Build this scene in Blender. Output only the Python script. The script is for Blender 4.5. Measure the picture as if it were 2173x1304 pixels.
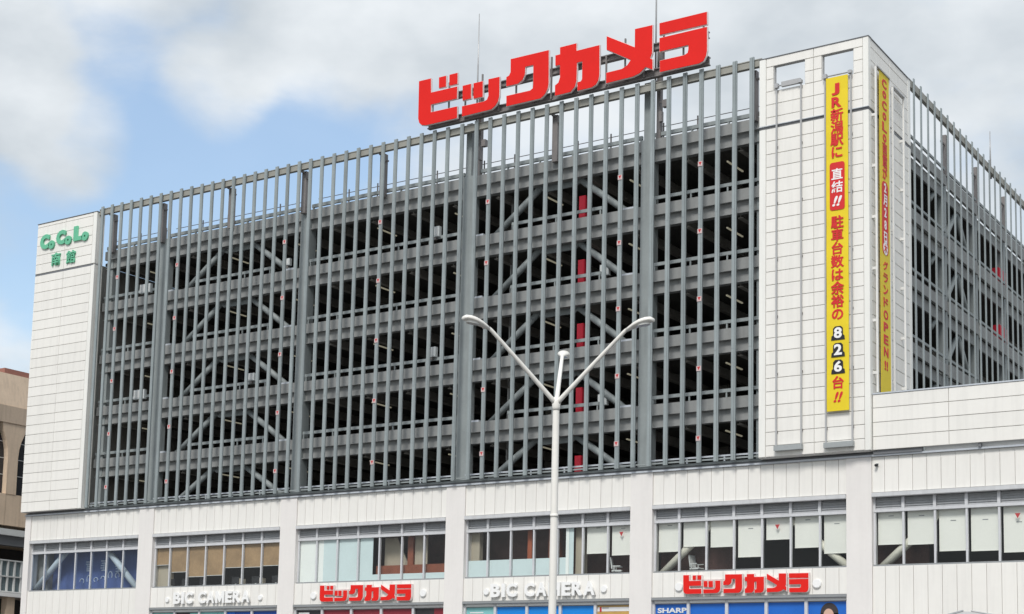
import bpy, bmesh, math, random
from mathutils import Vector, Matrix
random.seed(7)
SC = bpy.context.scene
for o in list(bpy.data.objects):
    bpy.data.objects.remove(o)
COL = SC.collection
R = math.radians

# ------------------------------------------------------------------ camera
cam_d = bpy.data.cameras.new('camera')
cam = bpy.data.objects.new('camera', cam_d)
COL.objects.link(cam)
W_, H_ = 2173.0, 1304.0
FPX, PPX, PPY = 3454.4, -176.93, 410.26
h, p, r = R(36.2967), R(7.39899), R(1.66374)
f = Vector((-math.sin(h) * math.cos(p), math.cos(h) * math.cos(p), math.sin(p)))
rt = Vector((math.cos(h), math.sin(h), 0))
up = rt.cross(f)
rt2 = rt * math.cos(r) + up * math.sin(r)
up2 = -rt * math.sin(r) + up * math.cos(r)
cam.matrix_world = Matrix(((rt2.x, up2.x, -f.x, 79.3436), (rt2.y, up2.y, -f.y, -66.3828),
                           (rt2.z, up2.z, -f.z, 1.6), (0, 0, 0, 1)))
cam.location.z = 1.3094
cam_d.sensor_fit = 'HORIZONTAL'
cam_d.sensor_width = 36.0
cam_d.lens = FPX / W_ * 36.0
cam_d.shift_x = -PPX / W_
cam_d.shift_y = PPY / W_
cam_d.clip_end = 3000
SC.camera = cam

# ------------------------------------------------------------------ light
TS = Vector((0.20, -0.66, 0.72)).normalized()
world = bpy.data.worlds.new('World')
SC.world = world
world.use_nodes = True
nt = world.node_tree
nt.nodes.clear()
N = nt.nodes.new
Lk = nt.links.new
out = N('ShaderNodeOutputWorld')
sky = N('ShaderNodeTexSky')
sky.sky_type = 'NISHITA'
sky.sun_disc = False
sky.sun_elevation = math.asin(TS.z)
sky.sun_rotation = math.atan2(TS.x, TS.y)
sky.air_density = 1.3
sky.dust_density = 1.5
bg_sky = N('ShaderNodeBackground')
bg_sky.inputs['Strength'].default_value = 0.15
Lk(sky.outputs[0], bg_sky.inputs['Color'])
tc = N('ShaderNodeTexCoord')
noi = N('ShaderNodeTexNoise')
noi.inputs['Scale'].default_value = 8.5
noi.inputs['Detail'].default_value = 7
noi.inputs['Roughness'].default_value = 0.54
noi.inputs['Distortion'].default_value = 0.25
mp = N('ShaderNodeMapping')
mp.inputs['Scale'].default_value = (1, 1, 1.7)
mp.inputs['Location'].default_value = (0.35, 0.1, 0.2)
Lk(tc.outputs['Generated'], mp.inputs['Vector'])
Lk(mp.outputs[0], noi.inputs['Vector'])

def blob(d, inner, outer, amt):
    """smooth opening (or bank) in the cloud layer around one direction of the sky"""
    dt = N('ShaderNodeVectorMath'); dt.operation = 'DOT_PRODUCT'
    dt.inputs[1].default_value = Vector(d).normalized()
    Lk(tc.outputs['Generated'], dt.inputs[0])
    mr = N('ShaderNodeMapRange'); mr.interpolation_type = 'SMOOTHSTEP'
    mr.inputs[1].default_value = math.cos(R(outer)); mr.inputs[2].default_value = math.cos(R(inner))
    mr.inputs[3].default_value = 0.0; mr.inputs[4].default_value = amt
    Lk(dt.outputs['Value'], mr.inputs[0])
    return mr.outputs[0]

def add(a, b, op='ADD'):
    m = N('ShaderNodeMath'); m.operation = op
    for i, v in enumerate((a, b)):
        if isinstance(v, (int, float)): m.inputs[i].default_value = v
        else: Lk(v, m.inputs[i])
    return m.outputs[0]

cov = add(noi.outputs['Fac'], 0.24)
for d, i_, o_, a_ in (((-0.672, 0.664, 0.326), 1.5, 9.5, -0.40), ((-0.6386, 0.6929, 0.3349), 0.3, 5.0, -0.16),
                      ((-0.748, 0.612, 0.256), 1.0, 6.0, -0.16),
                      ((-0.7366, 0.5720, 0.3592), 0.5, 3.2, 0.46), ((-0.7195, 0.6147, 0.3232), 0.2, 2.6, 0.40),
                      ((-0.653, 0.6658, 0.361), 0.2, 2.4, 0.38), ((-0.6369, 0.6626, 0.3941), 0.5, 3.6, 0.20),
                      ((-0.6864, 0.6165, 0.3857), 0.5, 3.2, 0.15), ((-0.5951, 0.6984, 0.3975), 0.5, 3.8, 0.34),
                      ((0.55, 0.55, 0.62), 3, 16, -0.40), ((-0.3, -0.75, 0.6), 3, 18, -0.4), ((0.8, -0.3, 0.5), 3, 15, -0.4)):
    cov = add(cov, blob(d, i_, o_, a_))
mrc = N('ShaderNodeMapRange'); mrc.interpolation_type = 'SMOOTHSTEP'
mrc.inputs[1].default_value = 0.30; mrc.inputs[2].default_value = 0.80
mrc.inputs[3].default_value = 0.10; mrc.inputs[4].default_value = 0.97
Lk(cov, mrc.inputs[0])
noi2 = N('ShaderNodeTexNoise')
noi2.inputs['Scale'].default_value = 8.0
noi2.inputs['Detail'].default_value = 5
noi2.inputs['Roughness'].default_value = 0.5
Lk(mp.outputs[0], noi2.inputs['Vector'])
cr = N('ShaderNodeValToRGB')
cr.color_ramp.elements[0].position = 0.36
cr.color_ramp.elements[0].color = (0.60, 0.655, 0.70, 1)
cr.color_ramp.elements[1].position = 0.62
cr.color_ramp.elements[1].color = (0.86, 0.90, 0.93, 1)
Lk(noi2.outputs['Fac'], cr.inputs[0])
bg_c = N('ShaderNodeBackground')
bg_c.inputs['Strength'].default_value = 1.0
Lk(cr.outputs[0], bg_c.inputs['Color'])
mx = N('ShaderNodeMixShader')
bg_h = N('ShaderNodeBackground')          # thin bright summer haze in the blue
bg_h.inputs['Color'].default_value = (0.40, 0.625, 1.0, 1)
bg_h.inputs['Strength'].default_value = 0.165
ad = N('ShaderNodeAddShader')
Lk(bg_sky.outputs[0], ad.inputs[0]); Lk(bg_h.outputs[0], ad.inputs[1])
Lk(mrc.outputs[0], mx.inputs[0]); Lk(ad.outputs[0], mx.inputs[1]); Lk(bg_c.outputs[0], mx.inputs[2])
Lk(mx.outputs[0], out.inputs['Surface'])

sun_d = bpy.data.lights.new('sun', 'SUN')
sun_d.energy = 2.65
sun_d.angle = R(16)
sun_d.color = (1.0, 0.97, 0.93)
sun = bpy.data.objects.new('sun', sun_d)
sun.rotation_euler = TS.to_track_quat('Z', 'Y').to_euler()
sun.location = (30, -60, 80)
COL.objects.link(sun)

SC.view_settings.view_transform = 'Standard'
SC.view_settings.look = 'None'
SC.view_settings.exposure = 0.0
SC.view_settings.gamma = 1.0
SC.view_settings.use_curve_mapping = False

# ------------------------------------------------------------------ materials
MATS = {}

def mat(name, col, rough=0.6, var=0.06, nscale=1.2, streak=0.0, metal=0.0, rnd=0.0, spec=0.4, emit=0.0, bump=0.0):
    if name in MATS: return MATS[name]
    m = bpy.data.materials.new(name); m.use_nodes = True
    t = m.node_tree; n = t.nodes.new; l = t.links.new
    b = t.nodes['Principled BSDF']
    b.inputs['Roughness'].default_value = rough
    b.inputs['Metallic'].default_value = metal
    b.inputs['Specular IOR Level'].default_value = spec
    geo = n('ShaderNodeNewGeometry')
    def noise(scale, mapping=None, detail=4):
        nz = n('ShaderNodeTexNoise'); nz.inputs['Scale'].default_value = scale; nz.inputs['Detail'].default_value = detail
        if mapping:
            mm = n('ShaderNodeMapping'); mm.inputs['Scale'].default_value = mapping
            l(geo.outputs['Position'], mm.inputs['Vector']); l(mm.outputs[0], nz.inputs['Vector'])
        else:
            l(geo.outputs['Position'], nz.inputs['Vector'])
        return nz.outputs['Fac']
    def mr(v, a, b_, lo=0.3, hi=0.7):
        q = n('ShaderNodeMapRange'); q.inputs[1].default_value = lo; q.inputs[2].default_value = hi
        q.inputs[3].default_value = a; q.inputs[4].default_value = b_
        l(v, q.inputs[0]); return q.outputs[0]
    def mul(a, b_):
        q = n('ShaderNodeMath'); q.operation = 'MULTIPLY'; l(a, q.inputs[0]); l(b_, q.inputs[1]); return q.outputs[0]
    fac = mr(noise(nscale), 1 - var, 1 + var)
    fac = mul(fac, mr(noise(nscale * 9, None, 2), 1 - var * 0.5, 1 + var * 0.5))
    if streak:
        fac = mul(fac, mr(noise(1.0, (5.0, 5.0, 0.35)), 1 - streak, 1.0, 0.34, 0.52))
    if rnd:
        oi = n('ShaderNodeObjectInfo')
        fac = mul(fac, mr(oi.outputs['Random'], 1 - rnd, 1 + rnd, 0, 1))
    vm = n('ShaderNodeVectorMath'); vm.operation = 'SCALE'
    vm.inputs[0].default_value = col
    l(fac, vm.inputs['Scale'])
    l(vm.outputs[0], b.inputs['Base Color'])
    if emit:
        b.inputs['Emission Color'].default_value = (*col, 1); b.inputs['Emission Strength'].default_value = emit
    if bump:
        bp = n('ShaderNodeBump'); bp.inputs['Strength'].default_value = bump; bp.inputs['Distance'].default_value = 0.01
        l(noise(nscale * 14), bp.inputs['Height']); l(bp.outputs[0], b.inputs['Normal'])
    MATS[name] = m
    return m

def glass_mat(name, tint=(0.97, 0.98, 0.975), refl=0.10):
    m = bpy.data.materials.new(name); m.use_nodes = True
    t = m.node_tree; t.nodes.clear(); n = t.nodes.new; l = t.links.new
    o = n('ShaderNodeOutputMaterial'); tr = n('ShaderNodeBsdfTransparent'); gl = n('ShaderNodeBsdfGlossy')
    tr.inputs['Color'].default_value = (*tint, 1); gl.inputs['Roughness'].default_value = 0.02
    fr = n('ShaderNodeFresnel'); fr.inputs['IOR'].default_value = 1.5
    nz = n('ShaderNodeTexNoise'); nz.inputs['Scale'].default_value = 0.6
    geo = n('ShaderNodeNewGeometry'); l(geo.outputs['Position'], nz.inputs['Vector'])
    bp = n('ShaderNodeBump'); bp.inputs['Strength'].default_value = 0.15; bp.inputs['Distance'].default_value = 0.05
    l(nz.outputs['Fac'], bp.inputs['Height']); l(bp.outputs[0], gl.inputs['Normal'])
    mxs = n('ShaderNodeMixShader')
    inv = n('ShaderNodeMath'); inv.operation = 'SUBTRACT'; inv.inputs[0].default_value = 1.0
    l(geo.outputs['Backfacing'], inv.inputs[1])
    mu = n('ShaderNodeMath'); mu.operation = 'MULTIPLY'
    l(fr.outputs[0], mu.inputs[0]); l(inv.outputs[0], mu.inputs[1])
    l(mu.outputs[0], mxs.inputs[0]); l(tr.outputs[0], mxs.inputs[1]); l(gl.outputs[0], mxs.inputs[2])
    l(mxs.outputs[0], o.inputs['Surface'])
    return m

PANEL = mat('white_panel', (0.79, 0.768, 0.722), 0.5, 0.018, 0.35, 0.045, rnd=0.02)
TPANEL = mat('white_cladding', (0.80, 0.778, 0.73), 0.5, 0.018, 0.35, 0.05, rnd=0.02)
TRIM = mat('white_trim', (0.81, 0.80, 0.755), 0.45, 0.015, 0.5, 0.05)
JOINT = mat('joint_backing', (0.55, 0.545, 0.53), 0.8, 0.05)
PIER = mat('pier_render', (0.75, 0.72, 0.69), 0.7, 0.02, 0.7, 0.025, bump=0.05)
STEEL = mat('grey_steel', (0.272, 0.30, 0.30), 0.5, 0.07, 0.9, 0.10)
FINM = mat('fin_steel', (0.272, 0.308, 0.312), 0.42, 0.08, 0.9, 0.12, rnd=0.09, spec=0.5)
WEB = mat('beam_steel', (0.262, 0.268, 0.262), 0.6, 0.06, 0.9, 0.10)
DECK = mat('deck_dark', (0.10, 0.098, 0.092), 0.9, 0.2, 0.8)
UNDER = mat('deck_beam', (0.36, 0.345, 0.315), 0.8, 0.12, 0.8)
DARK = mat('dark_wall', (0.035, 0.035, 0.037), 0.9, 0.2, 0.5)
POSTM = mat('roof_post_steel', (0.20, 0.185, 0.18), 0.55, 0.08, 1.0)
RAILTOP = mat('top_rail_steel', (0.30, 0.295, 0.26), 0.55, 0.08, 1.0)
FLASH = mat('ledge_flashing', (0.50, 0.53, 0.57), 0.35, 0.06, 1.0, 0.08)
FLASHD = mat('ledge_dark', (0.16, 0.165, 0.175), 0.5, 0.08, 1.0)
ALU = mat('window_aluminium', (0.58, 0.585, 0.60), 0.4, 0.05, 1.0, 0.05, spec=0.5)
EAVE = mat('canopy_aluminium', (0.56, 0.565, 0.57), 0.42, 0.05, 1.0, 0.08)
TRANS = mat('transom_louvre', (0.42, 0.43, 0.44), 0.5, 0.06, 1.0, 0.05)
SILL = mat('sill_grey', (0.26, 0.27, 0.275), 0.5, 0.06)
GLASS = glass_mat('window_glass')
GLASSB = glass_mat('window_glass_blue', (0.84, 0.89, 0.95))
BLIND = mat('blind_fabric', (0.80, 0.79, 0.735), 0.8, 0.02, 0.8)
FROST = mat('frosted_film', (0.62, 0.72, 0.725), 0.5, 0.03, 0.8)
FROSTW = mat('white_film', (0.84, 0.86, 0.83), 0.5, 0.02, 0.8)
RED = mat('sign_red', (0.72, 0.016, 0.011), 0.5, 0.03, 0.8, spec=0.2)
PINK = mat('sign_return', (0.80, 0.70, 0.68), 0.5, 0.05)
WHITE = mat('sign_white', (0.84, 0.835, 0.82), 0.4, 0.015)
YEL = mat('banner_yellow', (0.76, 0.58, 0.016), 0.6, 0.03, 0.9)
BRED = mat('banner_red', (0.62, 0.020, 0.022), 0.6, 0.04)
BBLACK = mat('banner_black', (0.015, 0.015, 0.02), 0.6, 0.04)
GREEN = mat('sign_green', (0.13, 0.46, 0.28), 0.45, 0.05)
LAMPW = mat('lamp_paint', (0.80, 0.775, 0.72), 0.35, 0.03, 1.5, 0.06)
LENS = mat('lamp_lens', (0.60, 0.60, 0.57), 0.3, 0.03)
RAILM = mat('banner_rail', (0.40, 0.40, 0.40), 0.4, 0.05)
RAILW = mat('banner_rail_white', (0.72, 0.71, 0.68), 0.4, 0.05)
RAILBOX = mat('banner_weight_box', (0.33, 0.35, 0.35), 0.45, 0.08)
GALV = mat('galvanised', (0.42, 0.42, 0.42), 0.4, 0.08, metal=0.3)
REDBOX = mat('red_cabinet', (0.46, 0.012, 0.03), 0.4, 0.05)
GREYBOX = mat('pale_box', (0.55, 0.58, 0.58), 0.5, 0.05)
TUBE = mat('tube_light', (0.90, 0.84, 0.62), 0.4, 0.0, emit=0.2)
TAN = mat('tan_render', (0.62, 0.485, 0.36), 0.8, 0.06, 0.6, 0.10, bump=0.1)
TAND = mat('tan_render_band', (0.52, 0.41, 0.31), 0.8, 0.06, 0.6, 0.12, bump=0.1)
BRICKR = mat('red_plant_room', (0.30, 0.135, 0.105), 0.8, 0.08)
DGLASS = mat('dark_glazing', (0.02, 0.022, 0.03), 0.12, 0.1, spec=0.6)
CREAM = mat('brace_cream', (0.78, 0.75, 0.64), 0.5, 0.04, 1.0)
BLUEW = mat('room_blue', (0.13, 0.17, 0.32), 0.7, 0.10, 1.2)
BROWNW = mat('room_brown', (0.34, 0.225, 0.125), 0.8, 0.16, 0.9)
MAROON = mat('room_maroon_reflect', (0.12, 0.058, 0.048), 0.8, 0.3, 1.2)  # room colour that also paints in the reddish building the glass would mirror
CHARC = mat('room_charcoal', (0.035, 0.033, 0.032), 0.8, 0.15, 0.8)
BEIGEW = mat('room_beige', (0.42, 0.37, 0.29), 0.8, 0.05)
ORANGE = mat('room_orange', (0.34, 0.085, 0.035), 0.7, 0.06)
WOOD = mat('wood_red', (0.24, 0.075, 0.04), 0.5, 0.15, 2.0)
BLACKP = mat('black_plastic', (0.02, 0.02, 0.022), 0.4, 0.1)
LGREY = mat('light_grey_plastic', (0.60, 0.61, 0.60), 0.45, 0.04)
PBLUE = mat('poster_blue', (0.012, 0.13, 0.52), 0.45, 0.05, 0.7)
PBLUE2 = mat('poster_azure', (0.006, 0.22, 0.66), 0.45, 0.04, 0.7)
PNAVY = mat('poster_navy', (0.012, 0.07, 0.34), 0.45, 0.08, 0.8)
PTEAL = mat('poster_teal', (0.22, 0.50, 0.50), 0.45, 0.10, 1.6)
PMAROON = mat('poster_maroon', (0.22, 0.022, 0.035), 0.45, 0.10, 0.9)
PDARK = mat('poster_dark', (0.03, 0.026, 0.03), 0.4, 0.2, 1.0)
PGOLD = mat('poster_gold', (0.50, 0.31, 0.09), 0.5, 0.14, 1.8)
PWHITE = mat('poster_white', (0.72, 0.72, 0.71), 0.5, 0.03)
SKIN = mat('poster_skin', (0.62, 0.40, 0.31), 0.6, 0.03)
HAIR = mat('poster_hair', (0.045, 0.035, 0.035), 0.5, 0.1)
MARKR = mat('mark_red', (0.50, 0.03, 0.035), 0.5, 0.03)
MARKP = mat('mark_pale', (0.62, 0.47, 0.46), 0.5, 0.03)
ASPH = mat('asphalt', (0.055, 0.055, 0.057), 0.9, 0.15, 1.0, bump=0.3)
PAVE = mat('paving', (0.34, 0.33, 0.315), 0.85, 0.08, 1.2, bump=0.2)
GRND = mat('ground_concrete', (0.27, 0.265, 0.25), 0.9, 0.1, 0.4)
LINEW = mat('road_paint', (0.75, 0.75, 0.73), 0.7, 0.06, 2.0)

# ------------------------------------------------------------------ geometry helpers
class MB:
    def __init__(s): s.v = []; s.f = []; s.m = []
    def box(s, x0, x1, y0, y1, z0, z1, mi=0):
        b = len(s.v)
        s.v += [(x0, y0, z0), (x1, y0, z0), (x1, y1, z0), (x0, y1, z0), (x0, y0, z1), (x1, y0, z1), (x1, y1, z1), (x0, y1, z1)]
        s.f += [tuple(b + i for i in q) for q in ((3, 2, 1, 0), (4, 5, 6, 7), (0, 1, 5, 4), (1, 2, 6, 5), (2, 3, 7, 6), (3, 0, 4, 7))]
        s.m += [mi] * 6
        return s
    def cbox(s, x0, x1, y0, y1, z0, z1, c=0.012, mi=0):
        """box with its front (-y) edges chamfered"""
        b = len(s.v)
        s.v += [(x0 + c, y0, z0 + c), (x1 - c, y0, z0 + c), (x1 - c, y0, z1 - c), (x0 + c, y0, z1 - c),
                (x0, y0 + c, z0), (x1, y0 + c, z0), (x1, y0 + c, z1), (x0, y0 + c, z1),
                (x0, y1, z0), (x1, y1, z0), (x1, y1, z1), (x0, y1, z1)]
        for q in ((0, 1, 2, 3), (4, 5, 1, 0), (5, 6, 2, 1), (6, 7, 3, 2), (7, 4, 0, 3), (8, 9, 5, 4), (9, 10, 6, 5), (10, 11, 7, 6), (11, 8, 4, 7), (11, 10, 9, 8)):
            s.f.append(tuple(b + i for i in q)); s.m.append(mi)
        return s
    def prism(s, poly, axis, a0, a1, mi=0, ms=None):
        """extrude a polygon; axis 'y': poly = (x,z); 'z': poly = (x,y); 'x': poly = (y,z)"""
        n = len(poly)
        area = sum(poly[i][0] * poly[(i + 1) % n][1] - poly[(i + 1) % n][0] * poly[i][1] for i in range(n))
        if area < 0: poly = poly[::-1]
        b = len(s.v)
        for a in (a0, a1):
            for u, w in poly:
                s.v.append((u, a, w) if axis == 'y' else (u, w, a) if axis == 'z' else (a, u, w))
        lo = tuple(range(b, b + n)); hi = tuple(range(b + n, b + 2 * n))
        if axis == 'y':
            s.f += [lo, hi[::-1]]
            s.f += [(b + i, b + n + i, b + n + (i + 1) % n, b + (i + 1) % n) for i in range(n)]
        else:
            s.f += [lo[::-1], hi]
            s.f += [(b + i, b + (i + 1) % n, b + n + (i + 1) % n, b + n + i) for i in range(n)]
        s.m += [mi, mi] + [mi if ms is None else ms] * n
        return s
    def tube(s, pts, rad, n=10, mi=0, caps=True):
        pts = [Vector(q) for q in pts]
        rads = rad if isinstance(rad, (list, tuple)) else [rad] * len(pts)
        b = len(s.v)
        prev = None
        for i, q in enumerate(pts):
            t = (pts[min(i + 1, len(pts) - 1)] - pts[max(i - 1, 0)]).normalized()
            if prev is None:
                ref = Vector((0, 0, 1)) if abs(t.z) < 0.9 else Vector((1, 0, 0))
                u = t.cross(ref).normalized()
            else:
                u = (prev - t * prev.dot(t)).normalized()
            prev = u
            w = t.cross(u)
            for k in range(n):
                a = 2 * math.pi * k / n
                s.v.append(tuple(q + (u * math.cos(a) + w * math.sin(a)) * rads[i]))
        for i in range(len(pts) - 1):
            for k in range(n):
                a = b + i * n + k; c = b + i * n + (k + 1) % n
                s.f.append((a, c, c + n, a + n)); s.m.append(mi)
        if caps:
            s.f.append(tuple(b + k for k in range(n))[::-1]); s.m.append(mi)
            e = b + (len(pts) - 1) * n
            s.f.append(tuple(e + k for k in range(n))); s.m.append(mi)
        return s
    def disc(s, cx, cz, y0, y1, rx, rz=None, n=20, mi=0):
        rz = rz or rx
        return s.prism([(cx + rx * math.cos(2 * math.pi * k / n), cz + rz * math.sin(2 * math.pi * k / n)) for k in range(n)], 'y', y0, y1, mi)
    def mesh(s, name, mats, smooth=False):
        me = bpy.data.meshes.new(name)
        me.from_pydata(s.v, [], s.f)
        for m in (mats if isinstance(mats, (list, tuple)) else [mats]): me.materials.append(m)
        me.polygons.foreach_set('material_index', s.m)
        if smooth: me.polygons.foreach_set('use_smooth', [True] * len(s.f))
        me.update()
        return me

ORG = {}   # world origin of each thing / part
def thing(name, label, cat, loc=(0, 0, 0), group=None):
    o = bpy.data.objects.new(name, None)
    o.empty_display_size = 0.3
    COL.objects.link(o); o.location = loc
    o['label'] = label; o['category'] = cat
    if group: o['group'] = group
    ORG[o] = Vector(loc)
    return o

def put(name, me, parent=None, loc=(0, 0, 0), rot=None, label=None):
    """link a mesh whose world origin is loc"""
    o = bpy.data.objects.new(name, me)
    COL.objects.link(o)
    loc = Vector(loc)
    ORG[o] = loc
    if parent is not None:
        o.parent = parent
        o.location = loc - ORG[parent]
    else:
        o.location = loc
    if rot: o.rotation_euler = rot
    if label: o['label'] = label
    return o

def obj(name, mb, mats, parent=None, label=None, smooth=False):
    """mesh given in world coordinates; its origin is moved to its own bottom centre"""
    xs = [v[0] for v in mb.v]; ys = [v[1] for v in mb.v]; zs = [v[2] for v in mb.v]
    c = ((min(xs) + max(xs)) / 2, (min(ys) + max(ys)) / 2, min(zs))
    mb.v = [(v[0] - c[0], v[1] - c[1], v[2] - c[2]) for v in mb.v]
    return put(name, mb.mesh(name, mats, smooth), parent, c, None, label)

def setting(o, kind='structure'):
    o['kind'] = kind
    return o
def tag(o, label, cat, group=None):
    o['label'] = label; o['category'] = cat
    if group: o['group'] = group
    return o

SPHI = math.atan2(0.04, 1.0)
SA = Vector((54.1, -0.5, 0)); SD = Vector((-math.sin(SPHI), math.cos(SPHI), 0)); SN = Vector((SD.y, -SD.x, 0))
def S(o_, s_, z_): 
    q = SA + SN * o_ + SD * s_
    return (q.x, q.y, z_)
BOXC = {}
def pc(name, x0, x1, y0, y1, z0, z1, m, parent, cham=0.0, side=False, label=None):
    """one box-shaped piece, mesh shared between alike pieces.
    side=True: x = distance out of the side facade, y = distance along it"""
    key = (name, round(x1 - x0, 3), round(y1 - y0, 3), round(z1 - z0, 3), m.name, cham, side)
    me = BOXC.get(key)
    dx, dy, dz = (x1 - x0) / 2, (y1 - y0) / 2, z1 - z0
    if me is None:
        b = MB()
        if cham and not side: b.cbox(-dx, dx, -dy, dy, 0, dz, cham)
        elif cham:
            b.cbox(-dy, dy, -dx, dx, 0, dz, cham)
            b.v = [(-v[1], v[0], v[2]) for v in b.v]
        else: b.box(-dx, dx, -dy, dy, 0, dz)
        me = BOXC[key] = b.mesh(name, m)
    cx, cy = (x0 + x1) / 2, (y0 + y1) / 2
    loc = S(cx, cy, z0) if side else (cx, cy, z0)
    return put(name, me, parent, loc, (0, 0, SPHI) if side else None, label)

# ------------------------------------------------------------------ text
def glyph(text, bold=0.0, depth=0.0, shear=0.0):
    cu = bpy.data.curves.new('glyph', 'FONT')
    cu.body = text; cu.size = 1.0; cu.offset = bold; cu.extrude = depth; cu.shear = shear
    cu.resolution_u = 3
    ob = bpy.data.objects.new('glyph', cu); COL.objects.link(ob)
    dg = bpy.context.evaluated_depsgraph_get()
    ev = ob.evaluated_get(dg)
    me = bpy.data.meshes.new_from_object(ev)
    bpy.data.objects.remove(ob); bpy.data.curves.remove(cu)
    return me

GLY = {}
def letter(name, text, m, parent, loc, height=None, width=None, em=None, bold=0.0, depth=0.01, shear=0.0, side=False, fit=None, label=None):
    """a character standing on a wall; loc = centre of its face plane.
    em: size of the em square; fit=(w,h): stretch its outline into that box"""
    key = (text, bold, depth, shear, em, fit, m.name)
    me = GLY.get(key)
    if me is None:
        stack = bold > 0.021 and ord(text[0]) > 0x2fff
        me = glyph(text, 0.010 if stack else bold, 0.5, shear)
        if stack:      # heavy brush: slightly shifted copies of the same outline
            bm = bmesh.new(); bm.from_mesh(me)
            src = bm.verts[:] + bm.edges[:] + bm.faces[:]
            for q, (ox, oy) in enumerate(((bold, 0), (0, bold), (bold, bold))):
                dup = bmesh.ops.duplicate(bm, geom=src)['geom']
                for v in dup:
                    if isinstance(v, bmesh.types.BMVert): v.co += Vector((ox, oy, .04 * (q + 1)))
            bm.to_mesh(me); bm.free()
        xs = [v.co.x for v in me.vertices]; ys = [v.co.y for v in me.vertices]
        cx, cy = (min(xs) + max(xs)) / 2, (min(ys) + max(ys)) / 2
        if fit: sx, sy = fit[0] / (max(xs) - min(xs)), fit[1] / (max(ys) - min(ys))
        else: sx = sy = em
        for v in me.vertices:
            x, y, z = (v.co.x - cx) * sx, (v.co.y - cy) * sy, v.co.z * depth
            v.co = (-z, x, y) if False else (x, -z, y)
        me.name = name
        me.materials.clear(); me.materials.append(m)
        me.update()
        GLY[key] = me
    return put(name, me, parent, loc, (0, 0, SPHI + math.pi / 2) if side else None, label)

# ================================================================== SETTING
setting(obj('ground', MB().box(-900, 900, -900, 900, -1.0, -0.14), GRND))
setting(obj('road', MB().box(-300, 300, -46, -8.0, -0.14, -0.10), ASPH))
setting(obj('pavement', MB().box(-12, 90, -7.9, -0.3, -0.14, 0.0), PAVE))
setting(obj('kerb', MB().box(-12, 90, -8.1, -7.9, -0.14, 0.012), FLASH))
for y in (-27.2, -26.7):
    setting(obj('road_line', MB().box(-300, 300, y - 0.06, y + 0.06, -0.1, -0.094), LINEW))
setting(obj('plaza', MB().box(30, 120, -90, -46.2, -0.14, 0.0), PAVE))

# ================================================================== MAIN BUILDING
BLD = thing('parking_building', 'long white panelled shop building with five open grey steel parking storeys behind vertical fins', 'building', (27, 0, 0))
OPL = [0.10, 10.86, 21.80, 32.90, 43.48, 53.96, 64.9]
OPR = [9.68, 20.66, 31.75, 42.33, 52.84, 63.8, 74.8]
MULL = [[0.10, 1.30, 2.66, 4.07, 5.45, 6.80, 8.20, 9.68],
        [10.86, 12.08, 13.48, 14.90, 16.32, 17.74, 19.15, 20.66],
        [21.80, 23.10, 24.52, 25.94, 27.36, 28.82, 30.25, 31.75],
        [32.90, 34.17, 35.53, 36.87, 38.22, 39.63, 41.0, 42.33],
        [43.48, 44.75, 46.12, 47.48, 48.84, 50.19, 51.54, 52.84],
        [53.96, 55.24, 56.58, 57.90, 59.22, 60.6, 61.9, 63.8],
        [64.9, 66.2, 67.6, 69.0, 70.4, 71.8, 73.2, 74.8]]
POST = [None, [10.86, 12.75, 14.70, 16.70, 18.68, 20.66], [21.80, 23.70, 25.69, 27.67, 29.73, 31.75],
        [32.90, 34.75, 36.60, 38.49, 40.42, 42.33], [43.48, 45.28, 47.18, 49.08, 50.94, 52.84], None, None]
SILLZ, TOPZ, FRZ = 7.98, 11.07, 12.62

# piers
edges = [-0.40] + OPR
for k in range(7):
    x0 = -0.40 if k == 0 else OPR[k - 1]
    pc('pier', x0, OPL[k], -0.07, 0.6, 0.0, FRZ, PIER, BLD)
# main body shell: side and back walls, roof
obj('side_wall', MB().box(-0.40, -0.15, 0.6, 40, 0, FRZ), PANEL, BLD)
obj('rear_wall', MB().box(-0.15, 76, 39.7, 40, 0, FRZ), PANEL, BLD)
obj('roof_slab', MB().box(-0.15, 76, 0.45, 39.7, 12.18, 12.42), DECK, BLD)

def vpanels(name, x0, x1, z0, z1, pitch=0.603, first=0.55):
    obj('panel_backing', MB().box(x0, x1, 0.055, 0.2, z0, z1), JOINT, BLD)
    xs = [x0]
    x = x0 + first
    while x < x1 - 0.2:
        xs.append(x); x += pitch
    xs.append(x1)
    for a, b in zip(xs, xs[1:]):
        pc(name, a + 0.008, b - 0.008, 0.0, 0.06, z0 + 0.004, z1 - 0.004, PANEL, BLD, 0.008)

for k in range(7):
    vpanels('frieze_panel', OPL[k], OPR[k], TOPZ + 0.02, FRZ)
    vpanels('spandrel_panel', OPL[k], OPR[k], 6.80 if POST[k] else 3.4, 7.945)

# ledge under the garage
obj('ledge_flashing', MB().box(-0.42, 76, -0.14, 0.1, 12.625, 12.70), FLASH, BLD)
obj('ledge_soffit_strip', MB().box(-0.40, 54.3, -0.04, 0.1, 12.70, 12.80), FLASHD, BLD)
obj('garage_kerb', MB().box(5.05, 48.97, -0.12, 0.4, 12.80, 12.90), STEEL, BLD)

# ---------------------------------------------------------------- windows
def room(k, wallm, depth=7.0, ceil=CHARC, floor=CHARC, side=None):
    x0, x1 = OPL[k], OPR[k]
    obj('room_back_wall', MB().box(x0 - .4, x1 + .4, depth, depth + .1, 7.6, 10.6), wallm, BLD)
    obj('room_floor', MB().box(x0 - .4, x1 + .4, .35, depth, 7.5, 7.7), floor, BLD)
    obj('room_ceiling', MB().box(x0 - .4, x1 + .4, .35, depth, 10.6, 10.7), ceil, BLD)
    for x in (x0 - .4, x1 + .3):
        obj('room_side_wall', MB().box(x, x + .1, .62, depth, 7.7, 10.6), side or wallm, BLD)

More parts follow.
